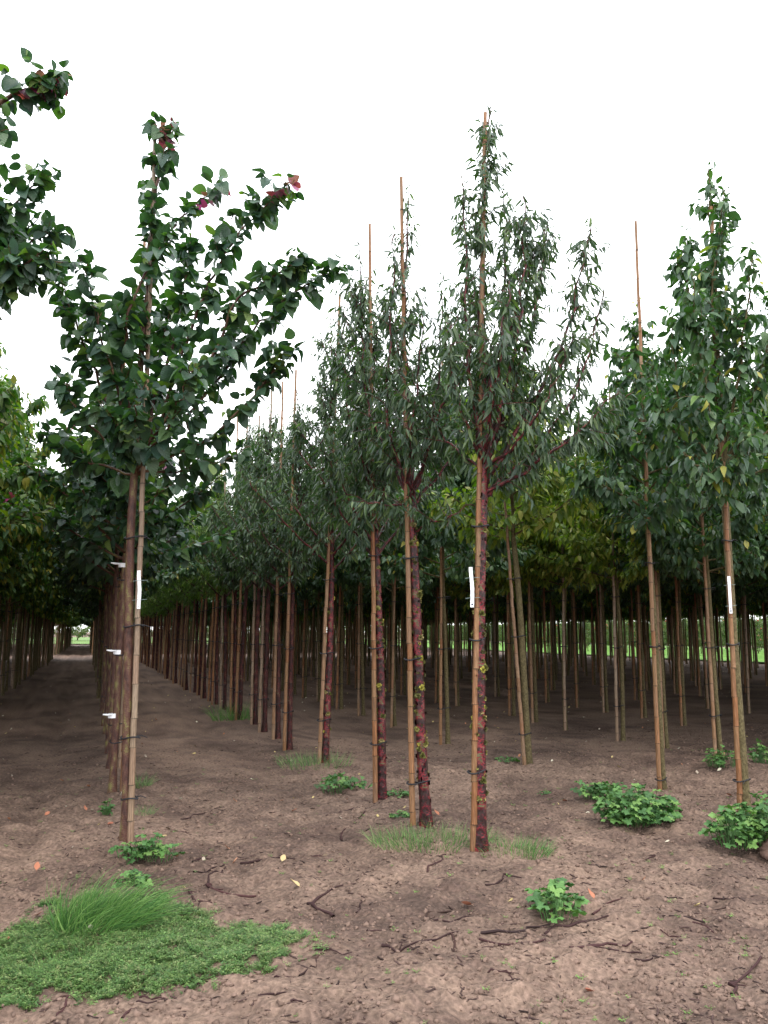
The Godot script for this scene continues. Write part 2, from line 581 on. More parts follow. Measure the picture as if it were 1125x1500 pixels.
func trunk_shape(sp: Dictionary, path: Array, r0: float, r1: float, sides: int, r: RandomNumberGenerator, s: Shape) -> void:
	var pts := smooth_path(path, 10)
	var radii := []
	for k in pts.size():
		var f := float(k) / (pts.size() - 1)
		var flare := 0.45 * exp(-pts[k].y / 0.07)
		radii.append(lerpf(r0, r1, f) * (1.0 + flare) * (1.0 + r.randf_range(-0.03, 0.03)))
	pts[0] += Vector3.DOWN * 0.06
	s.tube(pts, radii, sides, sp.wood, false, 0.035, r)

func make_proto(sp: Dictionary, sd: int) -> Dictionary:
	var r := RandomNumberGenerator.new()
	r.seed = sd
	var wood := Shape.new()
	var leaves := []
	var base := Vector3(r.randf_range(-0.04, 0.04), sp.h0, r.randf_range(-0.04, 0.04))
	trunk_shape(sp, [Vector3.ZERO, Vector3(r.randf_range(-0.02, 0.02), sp.h0 * 0.5, r.randf_range(-0.02, 0.02)), base], sp.radius, sp.radius * 0.78, 9, r, wood)
	crown_random(sp, r, wood, leaves, base)
	return {"trunk": wood.mesh(M.bark_maroon if sp.bark == M.bark_red else sp.bark), "crown": leaf_mesh(leaves, sp), "count": leaves.size()}

func points(flat: Array) -> Array:
	var out := []
	for k in range(0, flat.size(), 3):
		out.append(Vector3(flat[k], flat[k + 1], flat[k + 2]))
	return out

# a near tree: its trunk, each limb and the leaves that show largest are parts of their own
func near_tree(called: String, label: String, group: String, sp: Dictionary, at: Vector3, trunk: Array, limbs: Array, sd: int, r0: float, tips: Array, reach_in := false) -> Node3D:
	var r := RandomNumberGenerator.new()
	r.seed = sd
	var t := thing(called, label, "tree", at, YAW, group)
	var s := Shape.new()
	var path := points(trunk)
	trunk_shape(sp, path, r0, r0 * 0.72, 14, r, s)
	part("trunk", s.mesh(sp.bark), t)
	var leaves := []
	var limb_pts := []
	if limbs.is_empty():
		var wood := Shape.new()
		crown_random(sp, r, wood, leaves, path[path.size() - 1])
		part("branches", wood.mesh(sp.bark), t)
	for k in limbs.size():
		var p := points(limbs[k])
		if reach_in:
			p[0] = Vector3(0, p[0].y - 0.4, 0)
		elif k > 0:
			p[0].x = lerpf(p[0].x, path[path.size() - 1].x, 0.5)
		var pts := smooth_path(p, 5)
		for q in range(1, pts.size()):
			pts[q] += Vector3(r.randfn(), r.randfn(), r.randfn()) * 0.012
		var w := Shape.new()
		var len := 0.0
		for q in pts.size() - 1:
			len += pts[q].distance_to(pts[q + 1])
		var lr := r0 * (0.72 if k == 0 else clampf(0.12 + len * 0.14, 0.16, 0.42))
		w.tube(pts, taper(pts.size(), lr, 0.003), 7, sp.wood, true)
		twigs_on(pts, lr, sp, w, leaves, r, 2 if k in tips else 0)
		part("branch", w.mesh(sp.bark), t)
	# the 300 leaves that show largest from the path in front of the tree
	var eye := t.transform.affine_inverse() * Vector3(0, 1.6, 0)
	var order := []
	for k in leaves.size():
		var xf: Transform3D = leaves[k][0]
		var to := eye - xf.origin
		var sz := xf.basis.x.length()
		order.append([sz * sz * (0.25 + absf(xf.basis.y.normalized().dot(to.normalized()))) / pow(to.length(), 3.0), k])
	order.sort_custom(func(a, b): return a[0] > b[0])
	var rest := []
	for k in order.size():
		var l: Array = leaves[order[k][1]]
		if k < 300:
			part("leaf", sp.leaf_meshes[l[1]][l[2]], t, l[0])
		else:
			rest.append(l)
	var f := part("foliage", leaf_mesh(rest, sp), t)
	f.set_meta("kind", "stuff")
	print(called, " leaves ", leaves.size())
	return t

# ---------------------------------------------------------------- canes and ties
func make_cane(sd: int, grey: float) -> ArrayMesh:
	var r := RandomNumberGenerator.new()
	r.seed = sd
	var s := Shape.new()
	var y := 0.0
	var tint := Color(0.3, 0.14, 0.065)
	while y < 5.6:
		var len := r.randf_range(0.2, 0.32)
		var a := lerpf(0.0245, 0.016, y / 5.6)
		var b := lerpf(0.0245, 0.016, (y + len) / 5.6)
		var warm := Color(0.34, 0.14, 0.055).lerp(Color(0.4, 0.24, 0.12), r.randf() * 0.8).lerp(Color(0.19, 0.11, 0.055), r.randf() * 0.5)
		tint = warm.lerp(Color(0.34, 0.29, 0.23), clampf(grey + r.randf_range(-0.15, 0.15), 0.0, 1.0))
		var o := Vector3(r.randf_range(-0.004, 0.004), y, r.randf_range(-0.004, 0.004))
		s.tube([o, o + Vector3(0, 0.006, 0), o + Vector3(0, 0.016, 0), o + Vector3(0, len - 0.012, 0), o + Vector3(0, len, 0)], [a * 1.1, a * 1.13, a, b, b * 1.1], 10, tint, true)
		s.tube([o + Vector3(0, -0.004, 0), o + Vector3(0, 0.002, 0), o + Vector3(0, 0.009, 0)], [a * 1.02, a * 1.17, a * 1.05], 10, tint * 0.35, false)
		y += len
	return s.mesh(M.cane)

func tie_mesh(gap: float, tree_r: float) -> ArrayMesh:
	var s := Shape.new()
	var pts := []
	for k in 15:
		var a := TAU * k / 14.0
		pts.append(Vector3(cos(a) * (gap * 0.5 + tree_r + 0.006) + gap * 0.5, sin(a) * 0.006 + 0.01 * sin(a * 2.0), sin(a) * (tree_r + 0.005)))
	s.tube(pts, taper(15, 0.0065, 0.0065), 5, Color(0.018, 0.018, 0.02), false)
	s.tube([pts[4], pts[4] + Vector3(-0.02, 0.004, 0.03), pts[4] + Vector3(-0.06, -0.012, 0.05)], [0.005, 0.004, 0.003], 4, Color(0.018, 0.018, 0.02), true)
	return s.mesh(M.rubber)

func stake(label: String, a: Vector3, b: Vector3, variant: int, ties: Array, trunk_at: Callable, tree_r: float, group: String) -> Node3D:
	var o := thing("bamboo_stake", label, "stake", a, 0.0, group)
	var d := b - a
	var y := d.normalized()
	var x := Vector3.RIGHT
	x = (x - y * x.dot(y)).normalized()
	var bs := Basis(x, y, x.cross(y)).rotated(y, variant * 1.7)
	part("cane", canes[variant % canes.size()], o, Transform3D(bs * Basis.from_scale(Vector3(1, d.length() / 5.6, 1)), Vector3(0, -0.08, 0)))
	for h in ties:
		var c: Vector3 = y * (h / y.y)
		var tr: Vector3 = trunk_at.call(h) - a
		var to := Vector3(tr.x - c.x, 0, tr.z - c.z)
		var key := "tie%d" % int(to.length() * 50.0)
		if not M.has(key):
			M[key] = tie_mesh(int(to.length() * 50.0) / 50.0 + 0.01, maxf(tree_r, 0.03))
		part("tie", M[key], o, Transform3D(Basis(Vector3.UP, atan2(-to.z, to.x)), c))
	return o

func local_to(t: Node3D, flat: Array) -> Array:
	var out := []
	for p in points(flat):
		out.append(t.transform * p)
	return out

func along(path: Array) -> Callable:
	return func(h: float) -> Vector3:
		for k in path.size() - 1:
			if h <= path[k + 1].y - path[0].y:
				var y0: float = path[k].y - path[0].y
				var y1: float = path[k + 1].y - path[0].y
				return path[k].lerp(path[k + 1], clampf((h - y0) / maxf(y1 - y0, 0.01), 0.0, 1.0))
		return path[path.size() - 1]

# ---------------------------------------------------------------- ground plants
func weed(called: String, label: String, x: float, z: float, w: float, h: float, count: int, sd: int, cols: Array, size: float, group := "weeds on the bare soil") -> Node3D:
	var r := RandomNumberGenerator.new()
	r.seed = sd
	var t := thing(called, label, "weed", onto(x, z), r.randf() * TAU, group)
	var stems := Shape.new()
	var small := Shape.new()
	var mids := [Vector3.ZERO]
	if w > 0.35:
		mids = []
		for k in 4:
			mids.append(Vector3(r.randf_range(-0.3, 0.3) * w, 0, r.randf_range(-0.3, 0.3) * w))
	for k in count:
		var a := r.randf() * TAU
		var f := sqrt(r.randf())
		var mid: Vector3 = mids[r.randi() % mids.size()]
		var reach := 0.62 if mids.size() > 1 else 1.0
		var foot := mid + Vector3(cos(a), 0, sin(a)) * f * w * 0.3 * reach
		var head := mid + Vector3(cos(a) * f * w * 0.5 * reach, h * (1.0 - 0.6 * f * f) * r.randf_range(0.35, 1.0) * (0.6 + 5.0 * fposmod(mid.x * 7.3, 0.1)), sin(a) * f * w * 0.5 * reach)
		stems.tube([foot, foot.lerp(head, 0.55) + Vector3(0, h * 0.14, 0), head], [0.003, 0.0025, 0.0018], 4, cols[0], false)
		var out := Vector3(cos(a), r.randf_range(-0.35, 0.15), sin(a)).normalized()
		var y := (Vector3.UP + Vector3(r.randfn(), 0, r.randfn()) * 0.35)
		y = (y - out * y.dot(out)).normalized()
		var sz := size * r.randf_range(0.6, 1.15)
		var xf := Transform3D(Basis(out, y, out.cross(y)) * Basis.from_scale(Vector3.ONE * sz), head)
		if k < 60 and sz > 0.03:
			part("leaf", M.lobed[r.randi() % M.lobed.size()], t, xf)
		else:
			small.put(M.lobed_tpl, xf, cols[r.randi() % cols.size()])
	part("stems", stems.mesh(M.weed), t)
	if small.v.size():
		part("foliage", small.mesh(M.weed), t).set_meta("kind", "stuff")
	return t

func blades(count: int, w: float, d: float, h: float, lean: Vector3, width: float, sd: int, cols: Array) -> ArrayMesh:
	var r := RandomNumberGenerator.new()
	r.seed = sd
	var s := Shape.new()
	for k in count:
		var a := r.randf() * TAU
		var f := sqrt(r.randf())
		var p := Vector3(cos(a) * f * w * 0.5, -0.01, sin(a) * f * d * 0.5)
		var len := h * r.randf_range(0.5, 1.25)
		var dir := (Vector3.UP * 1.1 + lean * r.randf_range(0.1, 1.0) + Vector3(cos(a), 0, sin(a)) * f * 0.7 + Vector3(r.randfn(), 0, r.randfn()) * 0.3).normalized()
		var side := dir.cross(Vector3(r.randfn(), r.randfn() * 0.3, r.randfn())).normalized()
		var col: Color = cols[r.randi() % cols.size()]
		var q := s.v.size()
		var nrm := side.cross(dir).normalized()
		if nrm.y < 0.0:
			nrm = -nrm
			side = -side
		var ww := width * r.randf_range(0.7, 1.2)
		for m in 5:
			var u := m / 4.0
			for e in [-1.0, 1.0]:
				s.v.append(p + side * e * ww * (1.0 - u * 0.9) * 0.5)
				s.n.append(nrm)
				s.t.append(Vector2(0.5, 0.5))
				s.c.append(col)
			p += dir * len / 4.0
			dir = (dir + (lean * 0.35 + Vector3.DOWN * 0.28) * (0.4 + u)).normalized()
		for m in 4:
			var b := q + m * 2
			s.i.append_array(PackedInt32Array([b, b + 2, b + 3, b, b + 3, b + 1]))
	return s.mesh(M.weed)

# ---------------------------------------------------------------- the scene
func _ready() -> void:
	# camera, sky, light, exposure
	var cam := Camera3D.new()
	cam.name = "camera"
	cam.fov = 64.01
	cam.near = 0.05
	cam.far = 30000.0
	cam.position = Vector3(0, 1.6, 0)
	cam.rotation = Vector3(deg_to_rad(8.344), YAW, 0)
	add_child(cam)
	cam.current = true
	var env := Environment.new()
	env.background_mode = Environment.BG_SKY
	var sm := ProceduralSkyMaterial.new()
	sm.sky_top_color = Color(0.95, 0.97, 1.0)
	sm.sky_horizon_color = Color(1.0, 1.0, 1.0)
	sm.sky_curve = 0.3
	sm.ground_bottom_color = Color(0.35, 0.31, 0.28)
	sm.ground_horizon_color = Color(0.75, 0.75, 0.75)
	sm.sun_angle_max = 1.0
	var sky := Sky.new()
	sky.sky_material = sm
	env.sky = sky
	env.background_energy_multiplier = 1.25
	env.tonemap_mode = Environment.TONE_MAPPER_LINEAR
	env.tonemap_exposure = 3.0
	env.sdfgi_enabled = true
	env.ssao_enabled = true
	env.ssil_enabled = true
	var we := WorldEnvironment.new()
	we.name = "world_environment"
	we.environment = env
	add_child(we)
	var sun := DirectionalLight3D.new()
	sun.name = "sun"
	sun.light_energy = 0.3
	sun.light_angular_distance = 30.0
	sun.light_color = Color(1.0, 0.98, 0.95)
	sun.shadow_enabled = true
	sun.rotation = Vector3(deg_to_rad(-58), deg_to_rad(12), 0)
	add_child(sun)
	rng.seed = 11
	n1 = noise(0.3, 3, 3)
	n2 = noise(1.7, 3, 5)
	n3 = noise(6.0, 3, 7)
	n4 = noise(3.6, 4, 9)
	build_materials()
	build_ground()
	build_far()
	build_trees()
	build_floor_plants()
	build_litter()

func build_materials() -> void:
	var g := grain(512, 0.02, 5, 21, 0.62, 1.0)
	M.grain = g[0]
	M.grain_normal = g[1]
	var fine := grain(1024, 0.03, 5, 4, 0.62, 1.0)
	var soil := mat("soil", 0.92, 0.3)
	soil.albedo_texture = fine[0]
	soil.normal_enabled = true
	soil.normal_texture = fine[1]
	soil.normal_scale = 1.3
	soil.uv1_scale = Vector3(0.8, 0.8, 1)
	mat("crumb", 0.95, 0.2)
	mat("litter", 0.8, 0.3)
	var lf := noise(0.05, 3, 31)
	# leaf veins
	var im := Image.create(128, 128, true, Image.FORMAT_RGB8)
	var hm := Image.create(128, 128, false, Image.FORMAT_RGBA8)
	for y in 128:
		for x in 128:
			var off := absf(y - 63.5)
			var vein := fposmod(x * 1.0 - off * 0.8, 18.0)
			var d := minf(minf(vein, 18.0 - vein), off * 0.7)
			var k := clampf(1.0 - d / 2.2, 0.0, 1.0)
			var q := 0.83 + 0.1 * k + 0.07 * lf.get_noise_2d(x, y)
			im.set_pixel(x, y, Color(q, q, q))
			var hgt := 0.5 + 0.3 * cos(vein / 18.0 * TAU + PI) - (0.3 if off < 2.0 else 0.0)
			hm.set_pixel(x, y, Color(hgt, hgt, hgt))
	hm.bump_map_to_normal_map(3.0)
	im.generate_mipmaps()
	hm.generate_mipmaps()
	var vt := ImageTexture.create_from_image(im)
	var vn := ImageTexture.create_from_image(hm)
	for q in [["leaf_broad", 0.38, 0.5], ["leaf_narrow", 0.4, 0.5], ["leaf_light", 0.42, 0.45]]:
		var m := mat(q[0], q[1], q[2])
		m.albedo_texture = vt
		m.backlight_enabled = true
		m.backlight = Color(0.78, 0.96, 0.32) if q[0] == "leaf_light" else Color(0.7, 0.86, 0.36)
		if q[0] != "leaf_narrow":
			m.normal_enabled = true
			m.normal_texture = vn
			m.normal_scale = 0.6
	var wd := mat("weed", 0.5, 0.4)
	wd.backlight_enabled = true
	wd.backlight = Color(0.4, 0.6, 0.12)
	var cn := mat("cane", 0.5, 0.4)
	cn.albedo_texture = M.grain
	cn.uv1_scale = Vector3(1, 0.5, 1)
	cn.normal_enabled = true
	cn.normal_texture = M.grain_normal
	cn.normal_scale = 0.6
	mat("rubber", 0.6, 0.4)
	mat("plastic", 0.4, 0.5)
	var wide := noise(0.9, 4, 41)
	var tight := noise(2.2, 3, 43)
	var big := noise(0.35, 2, 45)
	bark("bark_red", color_image(128, 1024, [[tight, 0.7, 0.03, 0.6], [big, 0.9, 0.03, 0.8]], ramp_of([[0.0, Color(0.018, 0.01, 0.009)], [0.4, Color(0.035, 0.014, 0.014)], [0.54, Color(0.07, 0.014, 0.018)], [0.67, Color(0.13, 0.016, 0.024)], [0.77, Color(0.27, 0.025, 0.03)], [0.84, Color(0.075, 0.03, 0.026)], [0.88, Color(0.05, 0.036, 0.024)], [1.0, Color(0.11, 0.1, 0.05)]])), 0.4, 0.35, 1.0)
	bark("bark_maroon", color_image(128, 512, [[tight, 0.7, 0.03, 0.6], [big, 0.9, 0.03, 0.8]], ramp_of([[0.0, Color(0.02, 0.01, 0.009)], [0.45, Color(0.04, 0.015, 0.014)], [0.68, Color(0.065, 0.016, 0.016)], [0.8, Color(0.13, 0.02, 0.022)], [0.86, Color(0.055, 0.035, 0.025)], [1.0, Color(0.09, 0.08, 0.045)]])), 0.5, 0.3, 1.0)
	bark("bark_brown", color_image(128, 1024, [[tight, 1.0, 0.07, 0.5], [big, 1.3, 0.016, 0.55]], ramp_of([[0.0, Color(0.022, 0.01, 0.008)], [0.35, Color(0.06, 0.024, 0.018)], [0.6, Color(0.1, 0.044, 0.03)], [0.78, Color(0.11, 0.09, 0.035)], [1.0, Color(0.2, 0.19, 0.06)]])), 0.6, 0.4, 1.0)
	bark("bark_grey", color_image(128, 1024, [[wide, 1.6, 0.03, 0.5], [tight, 2.0, 0.05, 0.35]], ramp_of([[0.0, Color(0.04, 0.032, 0.022)], [0.4, Color(0.085, 0.075, 0.04)], [0.65, Color(0.13, 0.12, 0.065)], [1.0, Color(0.2, 0.19, 0.13)]])), 0.75, 0.3, 1.0)
	M.lobed_tpl = lobed_template()
	M.weed_cols = [Color(0.065, 0.15, 0.045), Color(0.095, 0.2, 0.055), Color(0.05, 0.115, 0.038), Color(0.14, 0.25, 0.07)]
	M.lobed = []
	for c in M.weed_cols:
		M.lobed.append(one(M.lobed_tpl, M.weed, c))
	# leaf kinds
	var broad := []
	for q in [[0.05, 0.15], [0.45, 0.5], [0.16, 0.0], [-0.15, 0.6], [0.7, 0.25]]:
		broad.append(leaf_template([[0.0, 0.0], [0.05, 0.55], [0.25, 1.0], [0.52, 0.97], [0.8, 0.55], [1.0, 0.0]], 0.44, q[0], q[1], 0.2, 0.3))
	var narrow := []
	for q in [[0.1, 0.5], [0.4, 0.3], [0.22, 0.7]]:
		narrow.append(leaf_template([[0.0, 0.0], [0.25, 0.95], [0.55, 0.85], [1.0, 0.0]], 0.115, q[0], q[1], 0.1, 0.6))
	var oval := []
	for q in [[0.15, 0.25], [0.5, 0.4], [0.25, 0.05], [0.8, 0.5]]:
		oval.append(leaf_template([[0.0, 0.0], [0.12, 0.5], [0.36, 1.0], [0.66, 0.75], [1.0, 0.0]], 0.28, q[0], q[1], 0.16, 0.3))
	var pink := Color(0.62, 0.09, 0.34)
	SP.A = {"shapes": broad, "leaf": M.leaf_broad, "bark": M.bark_brown, "wood": Color.WHITE, "size": 0.126, "petiole": 0.22, "out": 0.75, "droop": 0.7, "tumble": 0.45, "gap": 0.025, "twigs": 11.0, "twig": 0.24, "twig_up": 0.35, "bend": 0.05,
		"cols": [Color(0.036, 0.082, 0.05), Color(0.045, 0.1, 0.054), Color(0.031, 0.07, 0.046), Color(0.06, 0.12, 0.054), Color(0.085, 0.16, 0.055), Color(0.14, 0.22, 0.06), Color(0.5, 0.17, 0.34), pink], "common": 4, "tips": 2, "rare": 0.1, "tip_chance": 0.3,
		"h0": 2.3, "top": 4.7, "radius": 0.04, "limbs": 34, "el0": 0.3, "el1": 1.15, "reach": 1.35, "rise": 0.06}
	SP.B = {"shapes": narrow, "leaf": M.leaf_narrow, "bark": M.bark_red, "wood": Color.WHITE, "size": 0.125, "petiole": 0.1, "out": 0.5, "droop": 1.2, "tumble": 0.6, "gap": 0.016, "twigs": 17.0, "twig": 0.3, "twig_up": 0.4, "bend": -0.06,
		"cols": [Color(0.04, 0.078, 0.046), Color(0.052, 0.095, 0.048), Color(0.034, 0.066, 0.042), Color(0.07, 0.12, 0.058), Color(0.11, 0.17, 0.065)], "common": 4, "tips": 0, "rare": 0.06, "tip_chance": 0.0,
		"h0": 2.25, "top": 5.2, "radius": 0.04, "limbs": 27, "el0": 0.55, "el1": 1.3, "reach": 1.4, "rise": 0.12}
	SP.C = {"shapes": oval, "leaf": M.leaf_broad, "bark": M.bark_grey, "wood": Color(0.9, 0.8, 0.7), "size": 0.138, "petiole": 0.18, "out": 0.7, "droop": 0.95, "tumble": 0.4, "gap": 0.025, "twigs": 26.0, "twig": 0.36, "twig_up": 0.15, "bend": -0.02,
		"cols": [Color(0.04, 0.092, 0.048), Color(0.052, 0.112, 0.052), Color(0.035, 0.078, 0.042), Color(0.07, 0.14, 0.058), Color(0.11, 0.2, 0.055), Color(0.3, 0.3, 0.06)], "common": 4, "tips": 0, "rare": 0.05, "tip_chance": 0.0,
		"h0": 2.4, "top": 5.8, "radius": 0.034, "limbs": 25, "el0": 0.2, "el1": 1.1, "reach": 1.9, "rise": 0.06}
	for k in SP:
		for q in SP[k].cols.size():
			if q < SP[k].cols.size() - SP[k].tips:
				SP[k].cols[q] = SP[k].cols[q] * (Color(1.75, 1.65, 1.8) if k == "A" else Color(1.75, 1.65, 1.6))
	SP.L = SP.C.duplicate()
	SP.L.merge({"leaf": M.leaf_light, "size": 0.135, "gap": 0.025, "top": 5.9, "h0": 2.3, "reach": 2.3,
		"cols": [Color(0.085, 0.185, 0.06), Color(0.115, 0.23, 0.062), Color(0.07, 0.155, 0.06), Color(0.17, 0.28, 0.065), Color(0.36, 0.42, 0.08), Color(0.38, 0.36, 0.06)], "rare": 0.2}, true)
	SP.Y = SP.C.duplicate()
	SP.Y.merge({"leaf": M.leaf_light, "top": 5.2, "cols": [Color(0.3, 0.4, 0.07), Color(0.38, 0.46, 0.08), Color(0.22, 0.33, 0.07), Color(0.15, 0.25, 0.06), Color(0.5, 0.5, 0.12)], "common": 4, "rare": 0.2}, true)
	SP.F = SP.B.duplicate()
	SP.F.cols = SP.B.cols.map(func(c: Color) -> Color: return c * Color(1.9, 1.75, 1.0))
	SP.F.merge({"leaf": M.leaf_light}, true)
	for k in ["A", "B", "C", "Y"]:
		var sp: Dictionary = SP[k]
		sp.leaf_meshes = []
		for s in sp.shapes:
			var list := []
			for c in sp.cols:
				list.append(one(s, sp.leaf, c))
			sp.leaf_meshes.append(list)
	for k in 6:
		canes.append(make_cane(100 + k, [0.0, 0.05, 0.15, 0.0, 0.25, 0.55][k]))

func lines(a: float, b: float, step: float, lo: float, hi: float, grow: float) -> PackedFloat32Array:
	var out := PackedFloat32Array()
	var s := step
	var x := a
	var left := []
	while x > lo:
		s *= grow
		x -= s
		left.append(x)
	left.reverse()
	out.append_array(PackedFloat32Array(left))
	x = a
	while x < b:
		out.append(x)
		x += step
	s = step
	while x < hi:
		out.append(x)
		s *= grow
		x += s
	out.append(x)
	return out

func build_ground() -> void:
	var xs := lines(-1.7, 7.7, 0.03, -4000.0, 4000.0, 1.09)
	var zs := lines(-10.4, -2.7, 0.03, -6000.0, 3000.0, 1.07)
	var s := Shape.new()
	var w := xs.size()
	var h := zs.size()
	var damp := noise(0.55, 4, 51)
	var patchy := noise(2.6, 4, 53)
	var dry := Color(0.29, 0.198, 0.152)
	var wet := Color(0.12, 0.079, 0.064)
	s.v.resize(w * h)
	s.n.resize(w * h)
	s.t.resize(w * h)
	s.c.resize(w * h)
	for j in h:
		for i in w:
			var x := xs[i]
			var z := zs[j]
			s.v[j * w + i] = Vector3(x, gh(x, z), z)
			s.t[j * w + i] = Vector2(x, z)
			var f := clampf(0.45 + damp.get_noise_2d(x, z) * 0.8 + patchy.get_noise_2d(x, z) * 0.6, 0.0, 1.0)
			s.c[j * w + i] = dry.lerp(wet, f)
	for j in h:
		for i in w:
			var a := s.v[j * w + maxi(i - 1, 0)]
			var b := s.v[j * w + mini(i + 1, w - 1)]
			var c := s.v[maxi(j - 1, 0) * w + i]
			var d := s.v[mini(j + 1, h - 1) * w + i]
			s.n[j * w + i] = (d - c).cross(b - a).normalized()
	var idx := PackedInt32Array()
	idx.resize((w - 1) * (h - 1) * 6)
	var q := 0
	for j in h - 1:
		for i in w - 1:
			var a := j * w + i
			idx[q] = a
			idx[q + 1] = a + 1
			idx[q + 2] = a + w + 1
			idx[q + 3] = a
			idx[q + 4] = a + w + 1
			idx[q + 5] = a + w
			q += 6
	s.i = idx
	struct("ground", s.mesh(M.soil))
	print("ground ", w, " x ", h)

func sheet(x0: float, x1: float, z0: float, z1: float, step: float, y: float, a: Color, b: Color, m: Material, sd: int) -> ArrayMesh:
	var s := Shape.new()
	var nn := noise(0.4, 4, sd)
	var nx := int((x1 - x0) / step) + 1
	var nz := int((z1 - z0) / step) + 1
	for j in nz + 1:
		for i in nx + 1:
			var x := lerpf(x0, x1, float(i) / nx)
			var z := lerpf(z0, z1, float(j) / nz)
			s.v.append(Vector3(x, gh(x, z) + y + 0.03 * nn.get_noise_2d(x * 5.0, z * 5.0), z))
			s.n.append(Vector3.UP)
			s.t.append(Vector2(x, z))
			s.c.append(a.lerp(b, clampf(0.5 + nn.get_noise_2d(x * 2.0, z * 2.0), 0.0, 1.0)))
	for j in nz:
		for i in nx:
			var q := j * (nx + 1) + i
			s.i.append_array(PackedInt32Array([q, q + 1, q + nx + 2, q, q + nx + 2, q + nx + 1]))
	return s.mesh(m)

func build_far() -> void:
	var turf := mat("turf", 0.8, 0.2)
	turf.albedo_texture = M.grain
	turf.uv1_scale = Vector3(0.7, 0.7, 1)
	struct("grass_strip", sheet(32.2, 60.0, -110.0, -8.0, 0.9, 0.09, Color(0.15, 0.34, 0.055), Color(0.23, 0.42, 0.09), turf, 61))
	struct("meadow", sheet(-60.0, 60.0, -260.0, -113.0, 3.0, 0.12, Color(0.12, 0.24, 0.05), Color(0.2, 0.3, 0.09), turf, 63))
	# the orchard beyond the grass: trellised apple trees, posts and a top rail
	var r := RandomNumberGenerator.new()
	r.seed = 77
	var sp: Dictionary = SP.L.duplicate()
	sp.merge({"h0": 0.5, "top": 2.9, "limbs": 16, "reach": 1.1, "radius": 0.035, "size": 0.11, "gap": 0.045, "el0": 0.2, "el1": 0.8, "cols": [Color(0.1, 0.17, 0.06), Color(0.14, 0.21, 0.08), Color(0.08, 0.14, 0.05), Color(0.17, 0.24, 0.09), Color(0.24, 0.28, 0.1)], "common": 4}, true)
	var protos := [make_proto(sp, 301), make_proto(sp, 302)]
	var apple := SphereMesh.new()
	apple.radius = 0.045
	apple.height = 0.082
	apple.radial_segments = 10
	apple.rings = 6
	var am := mat("apple_skin", 0.35, 0.5)
	am.vertex_color_use_as_albedo = false
	am.albedo_color = Color(0.62, 0.2, 0.1)
	apple.material = am
	for k in 26:
		var z := -24.0 - k * 1.75
		var t := thing("apple_tree", "trellised apple tree in the orchard beyond the bright grass strip", "tree", Vector3(37.6 + r.randf_range(-0.15, 0.15), gh(37.6, z) + 0.08, z), r.randf() * TAU, "orchard trees beyond the grass")
		var pr: Dictionary = protos[k % 2]
		part("trunk", pr.trunk, t)
		part("crown", pr.crown, t)
		for q in 9:
			var a := r.randf() * TAU
			part("apple", apple, t, Transform3D(Basis.IDENTITY, Vector3(cos(a) * 0.6, r.randf_range(0.8, 2.4), sin(a) * 0.6)))
	var back := Node3D.new()
	back.name = "far_orchard"
	add_child(back)
	back.set_meta("kind", "stuff")
	tag(back, "far orchard rows and dark treeline behind the grass strip", "trees")
	for k in 2:
		var xfs := []
		var tall := []
		for row in 4:
			for q in 45:
				var z := -14.0 - q * 2.1 - k
				var x := 41.5 + row * 4.2
				xfs.append(Transform3D(Basis(Vector3.UP, r.randf() * TAU), Vector3(x, gh(x, z) + 0.08, z)))
		for q in 60:
			var an := lerpf(-0.5, 1.25, q / 59.0) + r.randfn() * 0.01
			var dd := 150.0 + k * 9.0 + r.randfn() * 3.0
			tall.append(Transform3D(Basis(Vector3.UP, r.randf() * TAU) * Basis.from_scale(Vector3(3.4, 2.6, 3.4) * r.randf_range(0.85, 1.2)), Vector3(sin(an) * dd, -0.8, -cos(an) * dd)))
		scatter("orchard_trunks", protos[k].trunk, xfs, [], back, "")
		scatter("orchard_crowns", protos[k].crown, xfs, [], back, "")
		scatter("treeline_trunks", protos[k].trunk, tall, [], back, "")
		scatter("treeline_crowns", protos[k].crown, tall, [], back, "")
	var metal := mat("galvanised", 0.45, 0.5)
	var post := Shape.new()
	post.tube([Vector3(0, -0.1, 0), Vector3(0, 1.5, 0), Vector3(0, 3.0, 0)], [0.045, 0.045, 0.045], 8, Color(0.42, 0.42, 0.41))
	var pm := post.mesh(metal)
	for k in 7:
		var z := -24.5 - k * 8.0
		lone("trellis_post", pm, "%s pale trellis post along the orchard, counted from its near end" % ordinal(k), "post", Transform3D(Basis.IDENTITY, Vector3(36.9, gh(36.9, z) + 0.06, z)), "trellis posts of the orchard")
	var rail := Shape.new()
	var rp := []
	for k in 25:
		rp.append(Vector3(36.9, 2.95 + gh(36.9, -24.5) - 0.035 * sin(PI * fmod(k / 3.0, 1.0)), -22.0 - k * 2.667))
	rail.tube(rp, taper(25, 0.05, 0.05), 6, Color(0.72, 0.74, 0.76))
	lone("trellis_rail", rail.mesh(metal), "pale rolled net along the top of the orchard trellis", "rail", Transform3D.IDENTITY)

